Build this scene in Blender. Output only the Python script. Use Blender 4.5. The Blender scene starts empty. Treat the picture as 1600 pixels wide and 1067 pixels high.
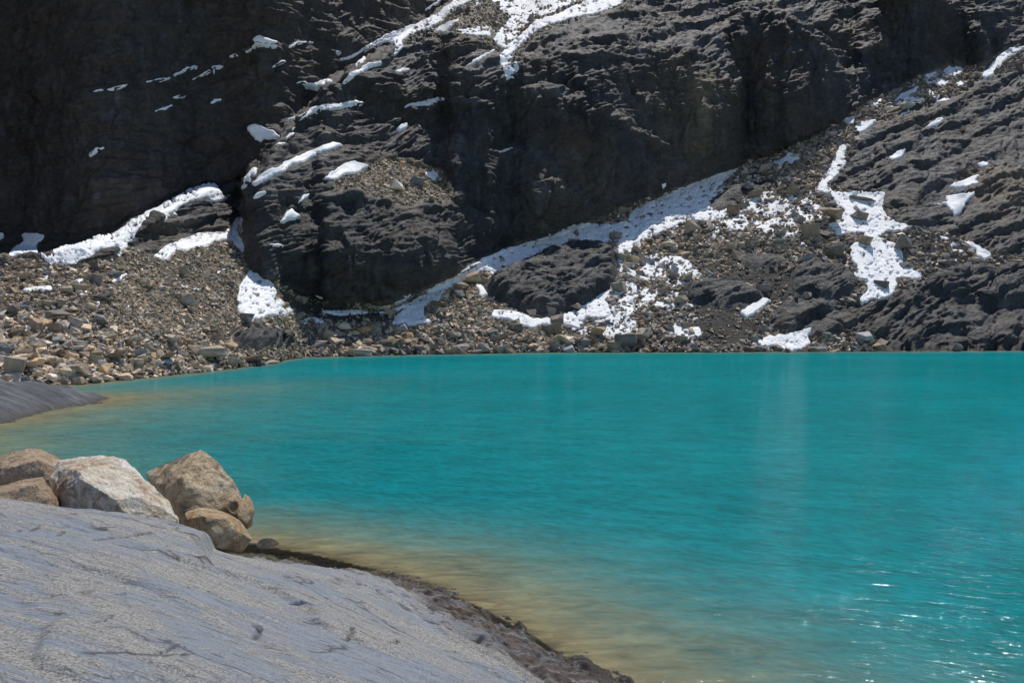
import bpy, bmesh, math, random
import numpy as np
from mathutils import Vector

SC = bpy.context.scene
COL = SC.collection
RAD = math.radians

# ------------------------------------------------------------------ camera
F = 1556.0                                   # focal length in photo pixels (35 mm lens)
CAM_H = 4.0
PITCH = math.atan((533.5 - 488.0) / F)
cam = bpy.data.objects.new("camera", bpy.data.cameras.new("camera"))
COL.objects.link(cam)
cam.location = (0, 0, CAM_H)
cam.rotation_euler = (math.pi / 2 - PITCH, 0, 0)
cam.data.sensor_width = 36.0
cam.data.lens = 36.0 * F / 1600.0
cam.data.clip_start = 0.1
cam.data.clip_end = 3000
SC.camera = cam

# ------------------------------------------------------------------ light
SUN_EL, SUN_AZ = 65.0, 21.0                  # high, behind the mountain and to the right
w = bpy.data.worlds.new("World"); SC.world = w; w.use_nodes = True
nt = w.node_tree; nt.nodes.clear()
sky = nt.nodes.new("ShaderNodeTexSky"); sky.sky_type = 'NISHITA'; sky.sun_disc = False
sky.sun_elevation = RAD(SUN_EL); sky.sun_rotation = RAD(SUN_AZ); sky.altitude = 3500
bg = nt.nodes.new("ShaderNodeBackground"); bg.inputs[1].default_value = 0.125
wo = nt.nodes.new("ShaderNodeOutputWorld")
nt.links.new(sky.outputs[0], bg.inputs[0]); nt.links.new(bg.outputs[0], wo.inputs[0])
sl = bpy.data.lights.new("sun", 'SUN'); sl.energy = 4.4; sl.angle = RAD(0.5); sl.color = (1.0, 0.955, 0.89)
so = bpy.data.objects.new("sun", sl); COL.objects.link(so)
sdir = Vector((math.sin(RAD(SUN_AZ)) * math.cos(RAD(SUN_EL)), math.cos(RAD(SUN_AZ)) * math.cos(RAD(SUN_EL)), math.sin(RAD(SUN_EL))))
so.rotation_euler = sdir.to_track_quat('Z', 'Y').to_euler()
so.location = (0, 0, 200)
SC.view_settings.view_transform = 'Standard'
SC.view_settings.look = 'None'
SC.view_settings.exposure = 0.0
SC.view_settings.gamma = 1.0

# ------------------------------------------------------------------ helpers
def ray(px, py):
    """direction through a photo pixel, scaled so that its y component is 1 -> (tx, tz)"""
    cx = (np.asarray(px, float) - 800.0) / F
    cy = (533.5 - np.asarray(py, float)) / F
    d = math.cos(PITCH) + cy * math.sin(PITCH)
    return cx / d, (-math.sin(PITCH) + cy * math.cos(PITCH)) / d

def at(px, py, Y):
    tx, tz = ray(px, py)
    return Vector((float(tx) * Y, Y, CAM_H + float(tz) * Y))

_rs = np.random.RandomState(7)
_perm = _rs.permutation(256).astype(np.int32); _perm = np.concatenate([_perm, _perm])
_g = _rs.normal(size=(256, 3)); _g /= np.linalg.norm(_g, axis=1)[:, None]; _g = _g.astype(np.float32) * 1.5

def pn(x, y, z):
    x = np.asarray(x, np.float32); y = np.asarray(y, np.float32); z = np.asarray(z, np.float32)
    x, y, z = np.broadcast_arrays(x, y, z)
    xi = np.floor(x); yi = np.floor(y); zi = np.floor(z)
    fx = x - xi; fy = y - yi; fz = z - zi
    xi = xi.astype(np.int32) & 255; yi = yi.astype(np.int32) & 255; zi = zi.astype(np.int32) & 255
    u = fx * fx * fx * (fx * (fx * 6 - 15) + 10); v = fy * fy * fy * (fy * (fy * 6 - 15) + 10); s = fz * fz * fz * (fz * (fz * 6 - 15) + 10)
    out = 0
    for dx in (0, 1):
        wx = u if dx else 1 - u
        px_ = _perm[(xi + dx) & 255]
        for dy in (0, 1):
            wy = wx * (v if dy else 1 - v)
            pxy = _perm[px_ + ((yi + dy) & 255)]
            for dz in (0, 1):
                h = _perm[pxy + ((zi + dz) & 255)]
                g = _g[h]
                d = g[..., 0] * (fx - dx) + g[..., 1] * (fy - dy) + g[..., 2] * (fz - dz)
                out = out + d * wy * (s if dz else 1 - s)
    return out

def fbm(x, y, z, octv=4, lac=2.03, gain=0.5):
    a, t, n = 1.0, 0.0, 0.0
    for i in range(octv):
        n = n + a * pn(x + 13.7 * i, y + 5.1 * i, z + 9.3 * i); t += a
        x = x * lac; y = y * lac; z = z * lac; a *= gain
    return n / t

def ridged(x, y, z, octv=4, lac=2.07, gain=0.5):
    a, t, n = 1.0, 0.0, 0.0
    for i in range(octv):
        n = n + a * (1 - np.abs(pn(x + 31.7 * i, y + 15.1 * i, z + 3.3 * i)) * 2.0); t += a
        x = x * lac; y = y * lac; z = z * lac; a *= gain
    return n / t

def sstep(a, b, x):
    t = np.clip((x - a) / (b - a), 0, 1); return t * t * (3 - 2 * t)

def blur(a, ry, rx, times=2):
    """box blur on a 2-D array"""
    for _ in range(times):
        for ax, r in ((0, ry), (1, rx)):
            if r < 1: continue
            pad = [(0, 0), (0, 0)]; pad[ax] = (r + 1, r)
            c = np.cumsum(np.pad(a, pad, mode='edge'), axis=ax)
            n = 2 * r + 1
            a = (c[n:] - c[:-n]) / n if ax == 0 else (c[:, n:] - c[:, :-n]) / n
    return a

def inpoly(X, Y, poly):
    r = np.zeros(X.shape, bool); n = len(poly)
    for i in range(n):
        x1, y1 = poly[i]; x2, y2 = poly[(i + 1) % n]
        if y1 == y2: continue
        c = ((Y < y1) != (Y < y2)) & (X < (x2 - x1) * (Y - y1) / (y2 - y1) + x1)
        r ^= c
    return r

def stroke(pts, wd):
    """a thin tapering polygon along a polyline (photo pixels)"""
    up, dn = [], []
    n = len(pts)
    for i, (x, y) in enumerate(pts):
        a = pts[max(0, i - 1)]; b = pts[min(n - 1, i + 1)]
        dx, dy = b[0] - a[0], b[1] - a[1]; L = math.hypot(dx, dy) or 1
        k = wd * 0.5 * (0.35 if i in (0, n - 1) else 1.0)
        up.append((x - dy / L * k, y + dx / L * k)); dn.append((x + dy / L * k, y - dx / L * k))
    return up + dn[::-1]

def tag(o, label=None, cat=None, group=None, kind=None):
    if label: o['label'] = label
    if cat: o['category'] = cat
    if group: o['group'] = group
    if kind: o['kind'] = kind
    return o

def mesh_np(name, co, faces, mat, col=None, smooth=True, attrs=None):
    """co Nx3, faces MxK (K = 3 or 4)"""
    me = bpy.data.meshes.new(name)
    co = np.ascontiguousarray(co, np.float32); faces = np.ascontiguousarray(faces, np.int32)
    k = faces.shape[1]
    me.vertices.add(len(co)); me.vertices.foreach_set('co', co.ravel())
    me.loops.add(faces.size); me.loops.foreach_set('vertex_index', faces.ravel())
    me.polygons.add(len(faces)); me.polygons.foreach_set('loop_start', np.arange(0, faces.size, k, dtype=np.int32))
    if smooth: me.polygons.foreach_set('use_smooth', np.ones(len(faces), bool))
    else: me.polygons.foreach_set('use_smooth', np.zeros(len(faces), bool))
    if col is not None:
        a = me.attributes.new('Col', 'FLOAT_COLOR', 'POINT')
        c4 = np.ones((len(co), 4), np.float32); c4[:, :3] = col
        a.data.foreach_set('color', c4.ravel())
    for nm, v in (attrs or {}).items():
        a = me.attributes.new(nm, 'FLOAT', 'POINT'); a.data.foreach_set('value', np.ascontiguousarray(v, np.float32).ravel())
    me.materials.append(mat)
    me.update(calc_edges=True); me.validate()
    o = bpy.data.objects.new(name, me); COL.objects.link(o)
    return o

def grid_faces(mask):
    """quads of a grid (rows x cols of cells flagged by mask), vertex ids in the full grid"""
    R, C = mask.shape
    r, c = np.nonzero(mask)
    W = C + 1
    a = r * W + c
    return np.stack([a, a + 1, a + W + 1, a + W], 1)

def compact(co, faces, *extra):
    used = np.unique(faces); lut = np.full(len(co), -1, np.int64); lut[used] = np.arange(len(used))
    return [co[used], lut[faces]] + [e[used] for e in extra]

# ------------------------------------------------------------------ materials
class NT:
    def __init__(s, name):
        s.m = bpy.data.materials.new(name); s.m.use_nodes = True; s.t = s.m.node_tree; s.t.nodes.clear()
        s.out = s.n("ShaderNodeOutputMaterial")
    def n(s, typ, **kw):
        x = s.t.nodes.new(typ)
        for k, v in kw.items():
            if k.startswith('i_'):
                key = k[2:]; key = int(key) if key.isdigit() else key.replace('_', ' ')
                if hasattr(v, 'bl_idname') or isinstance(v, bpy.types.NodeSocket): s.t.links.new(v, x.inputs[key])
                else: x.inputs[key].default_value = v
            else: setattr(x, k, v)
        return x
    def math(s, op, a, b=None, c=None, clamp=False):
        x = s.n("ShaderNodeMath", operation=op); x.use_clamp = clamp
        for i, v in enumerate((a, b, c)):
            if v is None: continue
            if isinstance(v, bpy.types.NodeSocket): s.t.links.new(v, x.inputs[i])
            else: x.inputs[i].default_value = v
        return x.outputs[0]
    def mapping(s, scale=(1, 1, 1), rot=(0, 0, 0), loc=(0, 0, 0)):
        tc = s.n("ShaderNodeTexCoord")
        mp = s.n("ShaderNodeMapping"); mp.inputs['Scale'].default_value = scale; mp.inputs['Rotation'].default_value = rot; mp.inputs['Location'].default_value = loc
        s.t.links.new(tc.outputs['Object'], mp.inputs[0]); return mp.outputs[0]
    def noise(s, vec, scale, detail=4, rough=0.55, dist=0.0):
        x = s.n("ShaderNodeTexNoise"); x.inputs['Scale'].default_value = scale; x.inputs['Detail'].default_value = detail
        x.inputs['Roughness'].default_value = rough; x.inputs['Distortion'].default_value = dist
        s.t.links.new(vec, x.inputs['Vector']); return x.outputs['Fac']
    def ramp(s, fac, stops, interp='LINEAR'):
        x = s.n("ShaderNodeValToRGB"); x.color_ramp.interpolation = interp
        e = x.color_ramp.elements
        while len(e) < len(stops): e.new(0.5)
        for el, (p, c) in zip(e, stops):
            el.position = p; el.color = (c, c, c, 1) if isinstance(c, (int, float)) else (*c, 1)
        s.t.links.new(fac, x.inputs[0]); return x.outputs[0]
    def mix(s, fac, a, b, blend='MIX'):
        x = s.n("ShaderNodeMix", data_type='RGBA', blend_type=blend)
        for i, v in ((0, fac), (6, a), (7, b)):
            if isinstance(v, bpy.types.NodeSocket): s.t.links.new(v, x.inputs[i])
            elif i == 0: x.inputs[0].default_value = v
            else: x.inputs[i].default_value = (*v, 1)
        return x.outputs[2]
    def bump(s, h, strength, dist, normal=None):
        x = s.n("ShaderNodeBump"); x.inputs['Strength'].default_value = strength; x.inputs['Distance'].default_value = dist
        s.t.links.new(h, x.inputs['Height'])
        if normal is not None: s.t.links.new(normal, x.inputs['Normal'])
        return x.outputs[0]
    def surf(s, base, rough, normal=None, spec=0.3):
        p = s.n("ShaderNodeBsdfPrincipled")
        for k, v in (('Base Color', base), ('Roughness', rough), ('Specular IOR Level', spec)):
            if isinstance(v, bpy.types.NodeSocket): s.t.links.new(v, p.inputs[k])
            else: p.inputs[k].default_value = (*v, 1) if isinstance(v, tuple) else v
        if normal is not None: s.t.links.new(normal, p.inputs['Normal'])
        s.t.links.new(p.outputs[0], s.out.inputs[0]); return p

def mat_vcol(name, fine=4.0, lo=0.55, hi=1.5, bdist=0.25, rough=0.8, spec=0.3, bstr=1.0, b2=0.0):
    m = NT(name); v = m.mapping()
    at_ = m.n("ShaderNodeAttribute", attribute_name='Col')
    n1 = m.noise(v, fine, 5, 0.65)
    n2 = m.noise(v, fine * 0.22, 4, 0.6)
    k = m.ramp(n1, [(0.25, lo), (0.75, hi)])
    k2 = m.ramp(n2, [(0.3, 0.75), (0.7, 1.3)])
    c = m.mix(1.0, at_.outputs['Color'], k, 'MULTIPLY'); c = m.mix(1.0, c, k2, 'MULTIPLY')
    nb = m.noise(v, fine * 0.45, 7, 0.68, 0.4)
    nrm = m.bump(nb, bstr, bdist)
    m.surf(c, rough, nrm, spec)
    return m.m

M_CLIFF = mat_vcol('cliff_rock', 2.6, 0.5, 1.7, 0.5, 0.62, 0.35)
M_TALUS = mat_vcol('scree_ground', 4.5, 0.5, 1.6, 0.35, 0.9, 0.15)
M_RUBBLE = mat_vcol('rubble_rock', 3.0, 0.7, 1.35, 0.12, 0.85, 0.2)

def mat_snow():  # old snow, a little dirty
    m = NT('old_snow'); v = m.mapping()
    n = m.noise(v, 1.6, 5, 0.6)
    c = m.ramp(n, [(0.2, (0.70, 0.71, 0.74)), (0.6, (0.88, 0.885, 0.90))])
    c = m.mix(m.ramp(m.noise(v, 6.0, 4, 0.7), [(.60, 0.0), (.70, .5)]), c, (.38, .33, .28))
    nrm = m.bump(m.noise(v, 1.1, 5, 0.6), 0.7, 0.25)
    m.surf(c, 0.7, nrm, 0.2)
    return m.m
M_SNOW = mat_snow()

# ------------------------------------------------------------------ the far side: base form of the mountainside
# columns and rows of the modelling grid are fine where the photo looks and coarse outside
ST = 1.3
cxs = np.concatenate([np.arange(-520, -200, 20), np.arange(-200, 1740, ST), np.arange(1740, 2120, 20)])
rys = np.concatenate([np.arange(664, -24, -ST), -24 - np.cumsum(np.geomspace(2, 55, 42))])
PX, PY = np.meshgrid(cxs, rys)
TX, TZ = ray(PX, PY)
NR, NC = PX.shape

shore_pts = [(-520, 640), (-100, 612), (0, 603), (60, 601), (130, 600), (200, 593), (300, 583), (370, 575), (432, 567), (447, 562), (480, 558), (560, 556), (700, 553), (850, 550.5),
             (1100, 550), (1300, 549.5), (1600, 548), (2120, 547)]
sp = np.array(shore_pts, float)
shore = np.interp(cxs, sp[:, 0], sp[:, 1])
shore_w = shore + 1.2 * fbm(cxs * 0.05, 0 * cxs, 0 * cxs, 3)

BASE_LINE = [(-600, 396), (-100, 394), (0, 398), (25, 404), (70, 412), (110, 420), (170, 404), (200, 390), (236, 402), (262, 384), (310, 367), (345, 363), (368, 341), (382, 340),
             (384, 380), (386, 420), (410, 432), (430, 440), (452, 455), (480, 468), (530, 474), (600, 476), (650, 458), (690, 442), (740, 418),
             (770, 398), (830, 375), (885, 357), (940, 338), (1000, 314), (1050, 297), (1100, 277), (1150, 262), (1200, 240), (1260, 212), (1320, 186), (1360, 158),
             (1410, 138), (1450, 115), (1490, 100), (1530, 108), (1570, 80), (1620, 62), (1700, 30), (2200, -60)]
CLIFF = [(-600, -900)] + BASE_LINE + [(2200, -900)]
RAMP = [(190, 396), (236, 402), (262, 384), (310, 367), (345, 363), (368, 341), (384, 338), (384, 296), (350, 300), (300, 308), (250, 342), (205, 372)]
SHELF = [(520, 284), (560, 262), (585, 248), (640, 250), (690, 268), (708, 300), (700, 318), (670, 312), (640, 322), (600, 312), (560, 300), (520, 300)]
ABOVE_SHELF = [(400, 290), (440, 225), (480, 180), (560, 175), (640, 190), (720, 200), (735, 260), (700, 268), (640, 246), (590, 245), (520, 280), (450, 310), (400, 320)]
SLABS = [(575, 118), (610, 78), (650, 58), (720, 52), (790, 62), (800, 95), (760, 118), (700, 120), (640, 128), (600, 112)]
DEBRIS = [(625, 62), (700, 12), (740, 0), (760, -80), (1010, -80), (975, 8), (930, 26), (880, 38), (835, 60), (805, 96), (780, 85), (740, 55), (680, 55)]
KNOBBY = [(1010, -80), (975, 8), (920, 30), (870, 42), (900, 62), (960, 66), (1040, 76), (1120, 66), (1150, 50), (1190, 12), (1235, 30), (1290, 52), (1340, 92), (1400, 70), (1380, 10), (1420, -80)]
RIGHT_TOP = [(1440, -80), (1455, 10), (1500, 20), (1530, 60), (1560, 60), (1570, 85), (1700, 30), (1700, -80)]
DOME_RIM = [(800, 92), (830, 66), (880, 46), (960, 38), (1040, 50), (1100, 60), (1135, 84), (1152, 125), (1140, 128), (1120, 96), (1090, 76), (1030, 72), (950, 62), (880, 68), (840, 86), (812, 108)]
RIB_RIM = [(1168, 30), (1195, 2), (1232, 16), (1272, 48), (1318, 76), (1338, 108), (1338, 165), (1326, 165), (1324, 118), (1305, 92), (1265, 66), (1228, 36), (1196, 22), (1176, 46)]
ARC_LOW = [(776, 236), (808, 220), (842, 228), (866, 252), (886, 280), (930, 318), (918, 322), (880, 292), (856, 262), (836, 244), (806, 234), (780, 246)]
ARC_MID = [(915, 176), (955, 160), (985, 186), (1030, 214), (1064, 246), (1086, 280), (1070, 284), (1050, 254), (1018, 226), (975, 202), (945, 180)]
ARC_UP = [(820, 138), (860, 130), (912, 146), (908, 156), (868, 148), (828, 150)]
WRINKLE = [(850, 82), (900, 70), (1000, 78), (1045, 72), (1046, 84), (1000, 96), (960, 92), (930, 100), (880, 92)]
LIP = [(384, 318), (440, 300), (500, 304), (560, 298), (640, 320), (700, 314), (765, 335), (765, 345), (700, 326), (640, 332), (560, 312), (500, 316), (440, 314), (384, 330)]
LEDGE2 = [(500, 120), (560, 108), (640, 128), (700, 122), (770, 110), (770, 120), (700, 134), (640, 140), (560, 122)]
LEDGE3 = [(640, 172), (700, 150), (770, 158), (770, 166), (700, 162), (650, 182)]
KNOB_R = [(1535, 128), (1548, 104), (1575, 78), (1620, 70), (1700, 60), (1700, 130), (1600, 150), (1560, 140)]
# rock slabs of the right-hand slope
RS1 = [(1335, 226), (1345, 200), (1400, 182), (1445, 158), (1500, 150), (1540, 120), (1700, 100), (1700, 405), (1600, 402), (1545, 398), (1500, 376), (1440, 356), (1385, 345), (1380, 305), (1330, 302), (1295, 290), (1322, 258)]
RS2 = [(1205, 490), (1245, 462), (1300, 470), (1345, 478), (1400, 462), (1450, 436), (1500, 430), (1560, 422), (1700, 420), (1700, 560), (1400, 560), (1372, 530), (1345, 522), (1290, 528), (1240, 520), (1200, 512)]

slope = np.full(PX.shape, 32.0)
lt = sstep(470, 380, PX); slope -= 7.0 * lt
slope += 4.0 * sstep(1150, 1350, PX)
def paint(arr, poly, val, feather=2, wob=0):
    X, Y = PX, PY
    if wob:
        X = PX + wob * WOBX; Y = PY + wob * WOBY
    m = blur(inpoly(X, Y, poly).astype(np.float32), feather, feather, 2) if feather else inpoly(X, Y, poly).astype(np.float32)
    return arr * (1 - m) + val * m
WOBX = fbm(PX * 0.035, PY * 0.035, 0.3, 3); WOBY = fbm(PX * 0.035, PY * 0.035, 7.3, 3)
slope = paint(slope, CLIFF, 78.0, 1, 6)
slope = paint(slope, RAMP, 47.0, 2, 6)
slope = paint(slope, ABOVE_SHELF, 56.0, 4, 20)
slope = paint(slope, SHELF, 33.0, 3, 8)
slope = paint(slope, SLABS, 47.0, 4, 14)
slope = paint(slope, KNOBBY, 50.0, 5, 16)
slope = paint(slope, DEBRIS, 34.0, 3, 8)
slope = paint(slope, RIGHT_TOP, 58.0, 4, 16)
for P_, v_ in ((DOME_RIM, 42), (RIB_RIM, 46), (ARC_LOW, 46), (ARC_MID, 54), (ARC_UP, 48), (WRINKLE, 50), (LIP, 50), (LEDGE2, 48), (LEDGE3, 48), (KNOB_R, 52)):
    slope = paint(slope, P_, v_, 2, 8)
for P_, v_ in ((RS1, 41), (RS2, 40)):
    slope = paint(slope, P_, v_, 3, 8)

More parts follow.
